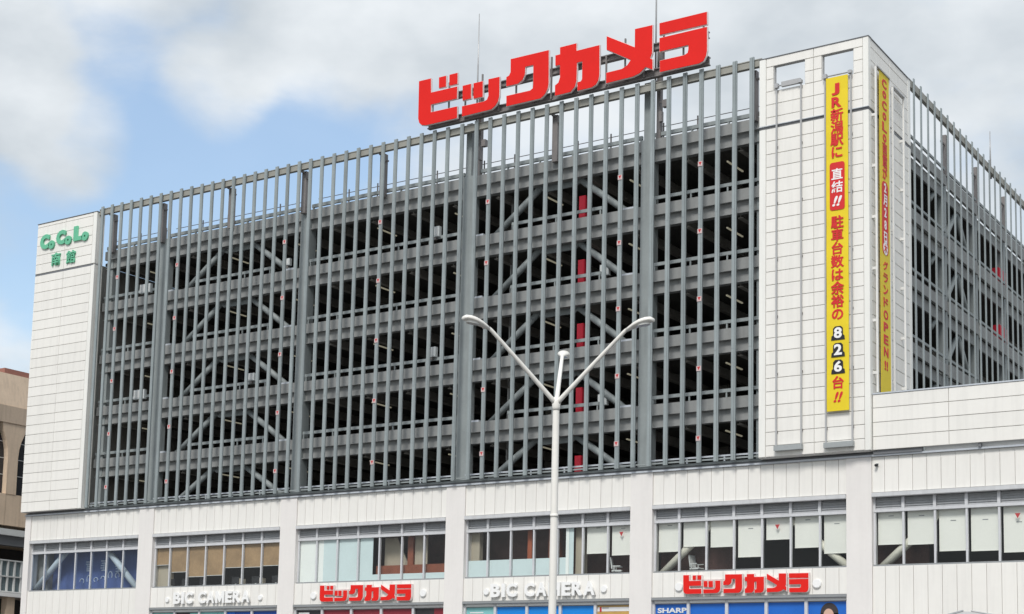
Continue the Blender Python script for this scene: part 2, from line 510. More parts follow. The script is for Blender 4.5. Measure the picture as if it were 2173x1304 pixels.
def window(k):
    x0, x1 = OPL[k], OPR[k]
    w = obj('window', MB().box(x0, x1, 0.10, 0.30, 7.945, 8.02), SILL, BLD)
    obj('canopy', MB().prism([(-0.13, 10.90), (-0.13, 11.065), (0.10, 11.08), (0.10, 10.88), (-0.11, 10.88)], 'x', x0 + .02, x1 - .01), EAVE, w)
    obj('transom_rail', MB().box(x0, x1, 0.14, 0.32, 10.26, 10.385), ALU, w)
    ms = MULL[k]
    for i, x in enumerate(ms):
        wd = 0.042
        if i == 0: a, b = x, x + 0.08
        elif i == len(ms) - 1: a, b = x - 0.06, x
        else: a, b = x - wd, x + wd
        pc('mullion', a, b, 0.17, 0.30, 8.02, 10.26, ALU, w)
        pc('mullion', a - (0.02 if 0 < i < 7 else 0), b + (0.02 if 0 < i < 7 else 0), 0.14, 0.34, 10.385, 10.88, ALU, w)
    for a, b in zip(ms, ms[1:]):
        mb = MB().box(a + .06, b - .06, 0.26, 0.30, 10.385, 10.88)
        for j in range(5):
            z = 10.40 + j * 0.095
            mb.prism([(0.21, z), (0.25, z + .055), (0.262, z + .055), (0.222, z)], 'x', a + .07, b - .07)
        obj('transom_louvre', mb, TRANS, w)
        pc('pane', a + .05, b - .05, 0.22, 0.232, 8.02, 10.26, GLASSB if k == 0 else GLASS, w)
    return w
WIN = [window(k) for k in range(7)]

def blind(k, i, zb, lab=True, mark=False, labz=10.05):
    a, b = MULL[k][i] + .10, MULL[k][i + 1] - .05
    o = pc('blind', a, b, 0.42, 0.435, zb, 10.27, BLIND, WIN[k])
    mb = MB().box(a, b, 0.405, 0.445, zb - .035, zb - .002)
    obj('blind_bar', mb, BLIND, WIN[k])
    if lab:
        c = (a + b) / 2
        obj('blind_tag', MB().box(c - .11, c + .12, 0.412, 0.418, labz, labz + .035), LGREY if labz > 20 else SILL, WIN[k])
    if mark:
        c = (a + b) / 2
        mb = MB().prism([(c - .11, 9.95), (c + .11, 9.95), (c, 9.74)], 'y', 0.24, 0.246, 1)
        obj('rescue_mark', mb, [MARKP, MARKR], WIN[k])

for i, (z, lz) in enumerate(((8.97, 10.14), (9.17, 0), (9.10, 0), (8.60, 9.83), (9.33, 0), (8.92, 10.1), (8.63, 9.87))):
    blind(4, i, z, lz > 0, i == 4, lz or 10)
for i, (z, lz) in enumerate(((8.92, 10.09), (8.88, 10.05), (8.56, 9.78), (8.52, 9.76), (8.42, 9.6), (8.6, 9.8), (8.6, 9.8))):
    blind(5, i, z, True, i == 4, lz)
for i, (z, lz) in ((5, (9.02, 10.2)), (6, (8.90, 10.12))):
    blind(3, i, z, True, i == 6, lz)
for i in range(7):
    blind(6, i, 8.7 + 0.2 * (i % 3))

# bay 0: blue wall, cream braces, pale lettering
room(0, BLUEW, 4.0, BLUEW, BLUEW)
obj('blue_screen', MB().box(.9, 9.75, 1.25, 1.3, 7.7, 10.6), BLUEW, BLD)
obj('pale_column', MB().box(-0.2, 0.85, .9, 1.5, 7.7, 10.6), BEIGEW, BLD)
for a, b in (((-0.05, .62, 8.0), (2.95, .62, 10.55)), ((6.2, .62, 10.55), (9.2, .62, 7.9))):
    obj('interior_brace', MB().tube([a, b], 0.19, 14), CREAM, BLD, smooth=True)
rs = random.Random(4)
for cx, wd, hh, z0 in ((4.15, .55, .62, 9.2), (5.45, .55, .65, 9.2), (6.75, .6, .72, 9.1)):
    mb = MB()
    for j in range(5):
        z = z0 + hh * j / 4.6
        mb.box(cx - wd / 2 * rs.uniform(.5, 1), cx + wd / 2 * rs.uniform(.5, 1), 1.22, 1.24, z, z + .065)
    for j in range(2):
        x = cx + rs.uniform(-.2, .2)
        mb.box(x - .035, x + .035, 1.212, 1.219, z0, z0 + hh * rs.uniform(.6, .95))
    obj('wall_lettering', mb, PWHITE, BLD)
mb = MB()
for j in range(7):
    cx = 3.6 + j * .62
    hh = .34 + .14 * math.sin(j * 1.9)
    pts = [(cx + .17 * math.cos(t), 1.22, 8.42 + .06 * j + hh / 2 * (1 + math.sin(t))) for t in [q * .55 - .6 for q in range(8 + j % 3)]]
    mb.tube(pts, .03, 5)
obj('wall_lettering', mb, PWHITE, BLD)

# bay 1: tan shades, dark desks
room(1, CHARC, 6.0)
for i, z in enumerate((9.30, 8.86, 8.56, 8.60, 9.00, 8.98, 9.03)):
    a, b = MULL[1][i] + .03, MULL[1][i + 1] - .03
    pc('roller_shade', a, b, 0.33, 0.345, z, 10.27, BROWNW, WIN[1])
    obj('shade_bar', MB().box(a, b, .32, .355, z - .03, z), LGREY, WIN[1])
obj('pale_column', MB().box(10.6, 11.75, .5, .9, 7.7, 10.5), BEIGEW, BLD)
for i, (a, b) in enumerate(((9.66, 9.60), (9.62, 9.45), (9.5, 9.38), (9.42, 9.36), (9.4, 9.28))):
    pass

# bay 2: white and frosted film on the left, brown room with painted-in reflection on the right
room(2, MAROON, 2.2, CHARC, CHARC)
ms = MULL[2]
pc('window_film', ms[0] + .09, ms[1] - .06, .30, .31, 8.03, 10.26, FROSTW, WIN[2])
pc('window_film', ms[1] + .06, 23.50, .30, .31, 8.03, 10.26, FROSTW, WIN[2])
pc('window_film', 23.50, ms[2] - .06, .305, .315, 8.03, 10.26, FROST, WIN[2])
pc('window_film', ms[2] + .06, ms[3] - .06, .30, .31, 8.03, 10.26, FROST, WIN[2])
pc('window_film', ms[3] + .06, 26.86, .30, .31, 8.03, 10.26, FROST, WIN[2])
for i in (3, 4, 5, 6):
    a = 26.86 if i == 3 else ms[i] + .06
    pc('window_film', a, ms[i + 1] - .06, .30, .31, 8.03, 8.33, FROST, WIN[2])
obj('wall_patch', MB().prism([(27.1, 8.6), (28.6, 8.6), (28.6, 9.0), (27.9, 10.3), (27.1, 10.3)], 'y', 1.0, 1.05), BEIGEW, BLD)
obj('wall_patch', MB().box(29.15, 29.95, .9, .95, 8.6, 10.5), BEIGEW, BLD)
obj('counter', MB().box(26.9, 31.7, .55, .9, 7.7, 8.80), WOOD, BLD)
obj('wall_patch', MB().box(28.75, 29.1, .8, .95, 7.7, 10.5), WOOD, BLD)

# bay 3: frosted lower band, maroon room tone with the glass reflection painted in
room(3, MAROON, 2.0, CHARC, CHARC)
ms = MULL[3]
for i in range(4):
    pc('window_film', ms[i] + .06, ms[i + 1] - .06, .30, .31, 8.03, 8.85, FROST, WIN[3])
pc('window_film', ms[4] + .06, 38.63, .30, .31, 8.03, 8.85, FROST, WIN[3])
pc('window_film', 38.63, 38.80, .30, .31, 8.03, 10.26, FROSTW, WIN[3])
pc('window_film', 38.80, 39.05, .32, .33, 8.03, 10.26, FROST, WIN[3])
obj('pale_column', MB().box(39.0, 39.42, .6, 1.0, 7.7, 10.55), BEIGEW, BLD)
obj('pale_column', MB().box(32.6, 33.4, .6, .9, 7.7, 10.5), BEIGEW, BLD)
obj('orange_column', MB().box(36.25, 36.5, .6, .8, 7.7, 10.5), ORANGE, BLD)
obj('brown_column', MB().box(37.4, 37.9, .7, 1.2, 7.7, 10.5), WOOD, BLD)

room(4, CHARC, 6.0)
room(5, CHARC, 6.0)
room(6, CHARC, 6.0)
for a, b in (((43.45, .62, 7.75), (46.55, .62, 10.5)), ((49.7, .62, 10.5), (52.95, .62, 7.75)), ((53.95, .62, 7.75), (57.0, .62, 10.5)), ((60.2, .62, 10.5), (63.4, .62, 7.75))):
    obj('interior_brace', MB().tube([a, b], 0.18, 14), CREAM, BLD, smooth=True)
obj('brown_partition', MB().box(43.1, 46.9, 1.4, 1.5, 7.7, 9.4), MAROON, BLD)
obj('brown_partition', MB().box(53.6, 55.9, 1.4, 1.5, 7.7, 9.4), MAROON, BLD)

# ---------------------------------------------------------------- shop fronts
POSTER = {1: [PTEAL, PDARK, PTEAL, PNAVY, PNAVY], 2: [PDARK, PMAROON, PMAROON, PMAROON, PDARK],
          3: [PTEAL, PBLUE2, PBLUE2, PBLUE2, PGOLD], 4: [PBLUE] * 5}
SHOP = {}
for k in (1, 2, 3, 4):
    x0, x1 = OPL[k], OPR[k]
    w = obj('shop_window', MB().box(x0, x1, 0.0, 0.3, 0.0, 0.35), SILL, BLD)
    SHOP[k] = w
    obj('shop_canopy', MB().prism([(-0.10, 6.68), (-0.10, 6.79), (0.1, 6.795), (0.1, 6.66), (-.08, 6.66)], 'x', x0 + .01, x1 - .01), SILL, w)
    obj('white_band', MB().box(x0, x1, 0.10, 0.30, 6.54, 6.66), WHITE, w)
    ps = POST[k]
    for i, x in enumerate(ps):
        a, b = (x, x + .1) if i == 0 else (x - .08, x) if i == len(ps) - 1 else (x - .07, x + .07)
        pc('shop_post', a, b, 0.08, 0.32, 0.35, 6.66, ALU, w)
    for i, (a, b) in enumerate(zip(ps, ps[1:])):
        pc('poster', a + .07, b - .07, 0.20, 0.22, 0.35, 6.54, POSTER[k][i], w)
        pc('shadow_gap', a + .07, b - .07, 0.17, 0.2, 6.50, 6.54, SILL, w)

def pp(k, name, x0, x1, z0, z1, m, y=0.19):
    pc(name, x0, x1, y, y + .008, z0, z1, m, SHOP[k])
pp(1, 'poster_print', 13.9, 14.6, 5.9, 6.48, PTEAL)
pp(1, 'poster_print', 16.77, 17.35, 5.6, 6.48, PBLUE)
pp(1, 'poster_print', 17.4, 18.4, 6.28, 6.36, PBLUE2)
pp(1, 'poster_print', 16.77, 18.3, 5.8, 6.1, PBLUE2)
pp(2, 'poster_print', 22.0, 22.75, 6.27, 6.40, PWHITE)
pp(2, 'poster_print', 22.85, 23.6, 5.5, 6.1, BEIGEW)
pp(2, 'poster_print', 31.0, 31.65, 5.5, 6.5, PMAROON)
letter('poster_lettering', 'BIC CAMERA', PWHITE, SHOP[2], (26.75, 0.19, 6.17), fit=(1.05, .13), bold=.01, depth=.01)
pp(3, 'poster_print', 40.5, 42.25, 6.22, 6.42, PWHITE)
pp(3, 'poster_print', 40.62, 40.72, 6.2, 6.42, MARKR, .18)
pp(3, 'poster_print', 40.76, 41.1, 6.36, 6.40, SILL, .18)
pp(3, 'poster_print', 33.2, 34.0, 6.22, 6.28, PWHITE)
pp(3, 'poster_print', 33.9, 34.3, 5.7, 6.05, PNAVY)
letter('poster_lettering', 'SHARP', PWHITE, SHOP[4], (44.42, 0.185, 6.22), fit=(1.48, .235), bold=.035, depth=.01)
# head and shoulders printed on the last blue poster
mb = MB().disc(51.96, 6.02, .186, .196, .40, .43, 28)
mb.box(51.56, 51.80, .186, .196, 5.3, 6.0); mb.box(52.12, 52.36, .186, .196, 5.3, 6.0)
obj('poster_print', mb, HAIR, SHOP[4])
mb = MB().disc(51.93, 5.88, .176, .184, .24, .32, 28)
mb.box(51.85, 52.03, .178, .184, 5.3, 5.7)
obj('poster_print', mb, SKIN, SHOP[4])
mb = MB()
for x in (51.84, 52.03):
    mb.disc(x, 5.92, .170, .175, .035, .018, 10)
mb.box(51.88, 51.99, .170, .175, 5.70, 5.72)
obj('poster_print', mb, HAIR, SHOP[4])

# ---------------------------------------------------------------- garage frame
F = [28.86, 25.62, 22.35, 19.12, 15.91]     # fascia tops, roof first
FL = F + [12.83]
CX = [10.12, 21.27, 32.32, 42.78]
CW = 0.31
for x in CX:
    tall = x > 30
    mb = MB().box(x - CW, x + CW, 0.30, 0.92, 12.80, 28.90)
    if tall: mb.box(x - .17, x + .17, 0.30, 0.60, 28.90, 31.75)
    obj('column', mb, STEEL, BLD)
for x in (5.42, 48.6):
    obj('column', MB().box(x - .2, x + .2, 0.5, 0.95, 12.80, 28.95), STEEL, BLD)
spans = [(5.05, CX[0] - CW)] + [(a + CW, b - CW) for a, b in zip(CX, CX[1:])] + [(CX[-1] + CW, 48.97)]
BRACED = (1, 3)
for j, z in enumerate(F):
    for i, (a, b) in enumerate(spans):
        pc('fascia_beam', a, b, 0.33, 0.50, z - .53, z, WEB, BLD)
        mb = MB().box(a, b, 0.55, 0.62, z - 1.06, z - .5)
        mb.box(a, b, 0.42, 0.78, z - 1.10, z - 1.06)
        obj('edge_beam', mb, WEB, BLD)
for i, (a, b) in enumerate(spans):
    for j, z in enumerate(FL):
        ra, rb = a + .03, b - .03
        if j == 0:
            z0, z1 = z + .15, z + .33
            y0, y1 = .42, .55
        elif j == 5:
            z0, z1 = 13.17, 13.245
            y0, y1 = .2, .27
        else:
            z0, z1 = z + .25, z + .41
            y0, y1 = .38, .46
            if i in BRACED: ra, rb = a + 2.4, b - 2.2
        mb = MB().box(ra, rb, y0, y1, z0, z1)
        n = max(2, int((rb - ra) / 1.8))
        for q in range(n + 1):
            x = ra + .08 + (rb - ra - .16) * q / n
            mb.box(x - .035, x + .035, y0 + .01, y1 - .01, z - .02, z0)
        obj('guard_rail', mb, STEEL if j != 5 else FLASH, BLD)
    # thin handrail on the roof edge
    mb = MB().box(a, b, 0.98, 1.01, F[0] + .80, F[0] + .83)
    n = int((b - a) / 1.85)
    for q in range(n + 1):
        x = a + .2 + (b - a - .4) * q / n
        mb.box(x - .03, x + .03, 0.97, 1.02, F[0] - .1, F[0] + 1.0)
    obj('roof_handrail', mb, POSTM, BLD)
# braces
for i in BRACED:
    a, b = spans[i]
    mid = (a + b) / 2
    for j in range(1, 6):
        zt = F[j - 1] - 1.02
        zb = FL[j] - .18 if j < 5 else 12.75
        for s, xb in ((-1, a + .75), (1, b - .75)):
            xt = mid + s * 1.1
            obj('brace', MB().tube([(xb, .95, zb), (xt, .95, zt)], 0.17, 12), STEEL, BLD, smooth=True)
        obj('gusset', MB().prism([(mid - 1.5, zt + .02), (mid + 1.5, zt + .02), (mid + .9, zt - .34), (mid - .9, zt - .34)], 'y', .9, 1.0), STEEL, BLD)
        if j < 5:
            for xb in (a + .35, b - .75):
                pc('brace_foot', xb - .32, xb + .32, .36, .9, FL[j] + .005, FL[j] + .10, FLASH, BLD)
# decks, deck beams, lights
def deck_poly(y1):
    return [(4.6, .80), (53.3, .80), (53.3 - .04 * y1 - .05, y1), (4.6, y1)]
for j, z in enumerate(F):
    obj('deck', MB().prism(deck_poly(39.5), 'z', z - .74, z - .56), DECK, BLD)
    mb = MB()
    x = 6.6
    while x < 51.5:
        mb.box(x - .02, x + .02, .9, 36, z - 1.16, z - .745)
        mb.box(x - .13, x + .13, .9, 36, z - 1.20, z - 1.16)
        x += 2.72
    obj('deck_beam', mb, UNDER, BLD)
for j, z in enumerate(F):
    for i, (a, b) in enumerate(spans):
        for fr in ((.55,) if b - a < 7 else (.36, .86)):
            x = a + (b - a) * fr
            obj('tube_light', MB().box(x - .035, x + .035, 1.7, 3.4, z - 1.30, z - 1.24), TUBE, BLD)
# dark inner walls
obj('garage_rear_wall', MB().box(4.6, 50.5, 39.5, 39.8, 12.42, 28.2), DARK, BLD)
obj('garage_end_wall', MB().box(4.6, 4.9, .16, 39.5, 12.42, 28.0), UNDER, BLD)
obj('light_stop_wall', MB().box(8, 43, 17, 17.3, 12.42, 28.1), DARK, BLD)  # unseen wall added across the decks to keep the inside dark
for x in CX:
    for y in (9.0, 17.8):
        obj('inner_column', MB().box(x - .3, x + .3, y - .3, y + .3, 12.42, 28.1), UNDER, BLD)
for x in (33.85, 43.9):
    obj('drain_pipe', MB().tube([(x, 2.2, 12.5), (x, 2.2, 28.0)], .055, 8), LGREY, BLD, smooth=True)

# fins
KN = [(0, 5.43), (13, 16.34), (21, 22.95), (31, 31.45), (33, 33.26), (51, 48.56)]
def finx(k):
    for (a, xa), (b, xb) in zip(KN, KN[1:]):
        if k <= b: return xa + (xb - xa) * (k - a) / (b - a)
FPROF = [(-.112, .07), (-.112, 0), (.030, 0), (.030, .04), (.056, .04), (.056, -.02), (.108, -.02), (.108, .07)]
fmb = MB().prism(FPROF, 'z', 0, 18.63)
for z in (5.1, 11.6):          # splice plates
    fmb.box(-.10, .02, -.008, .01, z, z + .26)
fin_me = fmb.mesh('fin', FINM)
FINX = [finx(k) for k in range(52)]
for x in FINX:
    put('fin', fin_me, BLD, (x, -.44, 12.86))
# top rail and its posts
obj('top_rail', MB().box(5.05, 49.0, -.33, -.10, 31.04, 31.08).box(5.05, 49.0, -.33, -.10, 31.36, 31.40).box(5.05, 49.0, -.30, -.14, 31.08, 31.36), RAILTOP, BLD)
obj('mid_rail', MB().box(5.05, 48.97, -.27, -.2, 12.95, 13.02), STEEL, BLD)
POSTX = [5.85, 10.12, 15.7, 21.27, 26.8, 37.7, 48.4]
for x in POSTX:
    mb = MB().box(x - .15, x + .15, .05, .35, F[0] - .2, 31.06)
    mb.box(x + .15, x + .34, .1, .2, 30.6, 30.68).box(x - .06, x + .06, -.2, .05, 30.95, 31.05)
    obj('roof_post', mb, POSTM, BLD)
for x in (32.9, 43.35):
    mb = MB().box(x - .10, x + .10, .35, .6, F[0], 33.4)
    mb.tube([(x + .15, .2, 30.6), (x + .45, .1, 30.45)], .05, 8)
    mb.box(x + .38, x + .62, 0.0, .25, 30.25, 30.6)
    mb.box(x + .15, x + .3, .1, .3, 29.6, 30.1)
    obj('sign_post', mb, POSTM, BLD)

# rescue marks on fins
mb = MB().box(-.115, .115, 0, .012, -.115, .115, 0)
mb.prism([(-.08, .085), (.08, .085), (0, -.08)], 'y', -.006, 0, 1)
mk = mb.mesh('rescue_mark', [MARKP, MARKR])
for xm, zs in ((46.04, (26.89, 23.67, 20.46, 17.2, 13.97)), (41.8, (26.98, 23.75, 20.52, 17.27, 14.03)),
               (34.13, (27.04, 23.85, 20.6, 17.34, 14.1)), (27.3, (27.07, 23.87, 20.63, 17.4, 14.13)),
               (20.52, (26.99, 23.8, 20.61, 17.34, 14.1)), (12.1, (26.86, 23.67, 20.48, 17.23, 14.03)),
               (7.1, (26.81, 23.61, 20.41, 17.2, 13.99))):
    xf = min(FINX, key=lambda q: abs(q - xm))
    for z in zs:
        put('rescue_mark', mk, BLD, (xf - .01, -.458 - .015, z))

# ---------------------------------------------------------------- left tower
LX0, LX1 = -0.40, 5.05
obj('tower_core', MB().box(LX0 + .03, LX1 - .03, -.44, 0.15, 12.83, 31.2), JOINT, BLD)
obj('tower_flank', MB().box(LX1 - .03, LX1, -.44, 0.15, 12.83, 27.86), TRIM, BLD)
obj('tower_flank', MB().box(LX1 - .03, LX1, -.44, 0.15, 27.98, 31.2), TRIM, BLD)
obj('tower_cap', MB().box(LX0 - .03, LX1 + .03, -.53, 0.17, 31.22, 31.26), FLASHD, BLD)
obj('tower_groove', MB().box(LX0 - .015, LX1 - .2, -.47, -.435, 27.84, 28.0), FLASHD, BLD)
def rows(z0, z1, pitch, first=None):
    zs = [z0]
    z = z0 + (first or pitch)
    while z < z1 - .15:
        zs.append(z); z += pitch
    return zs + [z1]
for za, zb in ((12.83, 27.86), (27.98, 31.22)):
    zs = rows(za, zb, .606)
    for a, b in ((LX0, 2.22), (2.22, 4.72)):
        for c, d in zip(zs, zs[1:]):
            pc('cladding_panel', a + (.0 if a < 0 else .010), b - .010, -.50, -.44, c + .012, d - .012, TPANEL, BLD, .008)
    pc('corner_trim', 4.735, LX1, -.515, -.43, za, zb, TRIM, BLD, .02)

# ---------------------------------------------------------------- right tower
TX0, TX1 = 48.97, 54.10
TS_ = 5.85            # length of its side face
sc = lambda s, o_=0: S(o_, s, 0)[:2]
poly = [(TX0 + .03, -.44), S(-.06, .06, 0)[:2], S(-.06, TS_ - .03, 0)[:2], (TX0 + .03, 5.0)]
obj('tower_core', MB().prism(poly, 'z', 12.83, 27.95), JOINT, BLD)
obj('tower_flank', MB().box(TX0, TX0 + .03, -.44, 1.2, 12.83, 27.9), TRIM, BLD)
def tower_front(zs, cols):
    for a, b in cols:
        for c, d in zip(zs, zs[1:]):
            pc('tower_panel', a + .010, b - .010, -.50, -.44, c + .012, d - .012, TPANEL, BLD, .008)
tower_front(rows(12.86, 27.88, .606, .5), ((49.30, 51.57), (51.57, 53.85)))
for za, zb in ((12.86, 27.88), (28.04, 31.22)):
    pc('corner_trim', TX0, 49.29, -.515, -.43, za, zb, TRIM, BLD, .02)
    pc('corner_trim', 53.86, TX1, -.505, -.43, za, zb, TRIM, BLD, .0)
    pc('corner_trim', -.07, .006, .012, .30, za, zb, TRIM, BLD, side=True)
obj('tower_groove', MB().box(TX0 - .01, TX1 - .02, -.47, -.3, 27.93, 28.015), FLASHD, BLD)
pc('tower_groove', -.2, -.03, .05, TS_, 27.88, 28.04, FLASHD, BLD, side=True)
obj('tower_drip', MB().box(TX0 - .01, TX1 + .01, -.53, -.44, 28.012, 28.045), FLASH, BLD)
# hollow top storey with two openings
tower_front([28.04, 28.42, 29.02, 29.64], ((49.30, 51.57), (51.57, 53.85)))
tower_front([29.64, 30.22, 30.80], ((49.30, 49.65), (51.16, 51.57), (51.57, 51.95), (53.42, 53.85)))
for a, b in ((49.30, 51.57), (51.57, 53.85)):
    pc('tower_panel', a + .010, b - .010, -.50, -.44, 30.82, 31.22, TPANEL, BLD, .008)
bk = MB().box(TX0 + .02, TX1 - .04, -.44, -.2, 28.04, 29.62)
for a, b in ((TX0 + .02, 49.67), (51.14, 51.97), (53.40, TX1 - .04)):
    bk.box(a, b, -.44, -.2, 29.62, 30.83)
bk.box(TX0 + .02, TX1 - .04, -.44, -.2, 30.83, 31.2)
obj('tower_screen', bk, JOINT, BLD)
pc('tower_screen_side', -.3, -.06, .3, TS_ - .02, 28.04, 31.2, JOINT, BLD, side=True)
obj('tower_cap', MB().box(TX0 - .03, TX1 + .03, -.53, -.2, 31.22, 31.255), FLASHD, BLD)
pc('tower_cap', -.3, .03, .34, TS_ + .03, 31.22, 31.255, FLASHD, BLD, side=True)
# side face
for za, zb, fs_ in ((12.86, 27.88, .5), (28.04, 31.22, .38)):
    zs = rows(za, zb, .606, fs_)
    for a, b in ((.31, 2.90), (2.90, 5.50)):
        for c, d in zip(zs, zs[1:]):
            pc('side_panel', -.06, 0.0, a + .010, b - .010, c + .012, d - .012, TPANEL, BLD, .008, True)
    pc('corner_trim', -.3, .01, 5.51, TS_, za, zb, TRIM, BLD, side=True)

# ---------------------------------------------------------------- parapet wall right of the tower
obj('parapet_backing', MB().box(TX1 + .03, 76, -.24, -.1, 12.87, 15.24), JOINT, BLD)
xs = [54.12, 57.37, 62.9, 68.4, 73.9, 76]
zs = [12.86, 13.44, 14.05, 14.67, 15.26]
for a, b in zip(xs, xs[1:]):
    for c, d in zip(zs, zs[1:]):
        pc('parapet_panel', a + .010, b - .010, -.30, -.24, c + .012, d - .012, TPANEL, BLD, .008)
obj('parapet_cap', MB().box(TX1 + .02, 76, -.33, -.08, 15.26, 15.32), FLASH, BLD)
obj('added_white_strip', MB().box(56.25, 76, .02, .2, 12.42, 12.90), WHITE, BLD)  # white strip added behind the parapet gap to make it read bright
obj('parapet_groove', MB().box(TX1, 56.2, -.2, -.06, 12.70, 12.86), FLASHD, BLD)
for x in (58.6, 61.4, 64, 67, 70, 73):
    obj('parapet_foot', MB().box(x - .06, x + .06, -.24, -.1, 12.70, 12.87), FLASHD, BLD)

# ---------------------------------------------------------------- side facade of the garage
SFIN = [6.46 + 1.085 * k for k in range(31)]
fs_me = MB().prism([(-.085, .05), (-.085, 0), (.085, 0), (.085, .05)], 'z', 0, 18.66).mesh('fin', FINM)
for s in SFIN:
    put('fin', fs_me, BLD, S(0.02, s, 12.86), (0, 0, SPHI + math.pi / 2))
SCOL = [13.4, 19.0, 24.7, 30.3, 36.0]
for s in SCOL:
    pc('side_column', -1.0, -.62, s - .2, s + .2, 12.42, 28.9, STEEL, BLD, side=True)
    pc('roof_post', -.75, -.5, s - .13, s + .13, 28.9, 31.06, POSTM, BLD, side=True)
    pc('post_arm', -.62, -.55, s - .75, s - .16, 30.5, 30.58, POSTM, BLD, side=True)
sp = [(TS_, SCOL[0] - .25)] + [(a + .25, b - .25) for a, b in zip(SCOL, SCOL[1:])] + [(SCOL[-1] + .25, 39.8)]
for j, z in enumerate(F):
    for i, (a, b) in enumerate(sp):
        pc('fascia_beam', -.62, -.48, a, b, z - .53, z + (.0 if i == 0 else .12), WEB, BLD, side=True)
        pc('edge_beam', -.80, -.70, a, b, z - 1.10, z - .53, WEB, BLD, side=True)
        pc('guard_rail', -.60, -.52, a, b, z + .28, z + .41, STEEL, BLD, side=True)
    pc('inner_stair_rail', -2.2, -2.1, TS_ + .2, 12.6, z - 1.75, z - 1.66, STEEL, BLD, side=True)
for j in range(1, 5):
    zb, zt = F[j] - .1, F[j - 1] - 1.0
    for s0, s1 in ((13.7, 16.2), (18.7, 16.2), (30.6, 33.1), (35.7, 33.1)):
        obj('brace', MB().tube([S(-.9, s0, zb), S(-.9, s1, zt)], .15, 10), STEEL, BLD, smooth=True)
    obj('brace', MB().tube([S(-.9, 12.9, zt + .4), S(-.9, 11.7, zt - .6)], .13, 10), STEEL, BLD, smooth=True)
pc('top_rail', -.22, -.05, TS_, 39.9, 31.03, 31.38, RAILTOP, BLD, side=True)
pc('roof_handrail', -1.0, -.96, TS_, 39.9, F[0] + .80, F[0] + .84, POSTM, BLD, side=True)

# ================================================================== SIGNS
GL = {'bi': [[(29.75, 34.23), (30.51, 34.22), (30.54, 33.44), (32.22, 33.42), (32.22, 32.78), (30.56, 32.79), (30.57, 32.36), (32.25, 32.34), (32.26, 31.72), (30.28, 31.72), (30.0, 31.79), (29.84, 31.95), (29.77, 32.18)], [(31.05, 34.16), (31.49, 34.16), (31.5, 33.58), (31.06, 33.59)], [(31.72, 34.16), (32.22, 34.16), (32.23, 33.57), (31.73, 33.58)]],
      'tsu': [[(32.58, 33.38), (33.09, 33.38), (33.11, 32.60), (32.6, 32.60)], [(33.26, 33.37), (33.82, 33.37), (33.84, 32.54), (33.28, 32.56)], [(34.18, 33.39), (34.85, 33.38), (34.86, 32.38), (34.8, 32.11), (34.64, 31.9), (34.4, 31.76), (32.59, 31.74), (32.57, 32.28), (33.92, 32.26), (34.12, 32.32), (34.21, 32.51)]],
      'ku': [[(35.52, 34.17), (37.77, 34.14), (37.8, 32.4), (37.75, 32.14), (37.59, 31.89), (37.36, 31.73), (35.32, 31.73), (35.31, 32.27), (36.72, 32.26), (36.88, 32.34), (36.91, 32.51), (36.89, 33.57), (36.4, 33.58), (36.38, 33.18), (36.25, 32.93), (35.98, 32.78), (35.29, 32.79), (35.28, 33.27), (35.44, 33.32), (35.53, 33.48)]],
      'ka': [[(38.44, 34.13), (39.37, 34.13), (39.38, 33.74), (40.68, 33.74), (40.7, 32.25), (40.66, 31.99), (40.53, 31.78), (40.28, 31.68), (39.49, 31.68), (39.48, 32.11), (39.66, 32.11), (39.74, 32.21), (39.74, 33.13), (39.42, 33.13), (39.41, 32.22), (39.33, 31.92), (39.07, 31.7), (38.2, 31.69), (38.19, 32.22), (38.38, 32.32), (38.47, 32.57), (38.46, 33.23), (38.19, 33.24), (38.18, 33.77), (38.45, 33.77)]],
      'me': [[(41.09, 34.1), (42.65, 33.18), (42.65, 34.1), (43.58, 34.08), (43.58, 32.69), (43.48, 32.45), (43.6, 32.37), (43.61, 31.87), (43.24, 32.07), (42.92, 31.83), (42.55, 31.74), (41.1, 31.72), (41.09, 32.24), (41.96, 32.25), (42.25, 32.37), (42.44, 32.6), (41.1, 33.42)]],
      'ra': [[(43.97, 34.08), (46.44, 34.06), (46.45, 33.46), (43.98, 33.50)], [(43.98, 33.34), (46.45, 33.32), (46.46, 32.16), (46.41, 31.91), (46.28, 31.7), (46.05, 31.63), (44.02, 31.65), (44.01, 32.21), (45.29, 32.2), (45.47, 32.27), (45.51, 32.44), (45.51, 32.66), (43.99, 32.67)]]}
GX0, GX1, GZ0, GZ1 = 29.75, 46.46, 31.63, 34.23

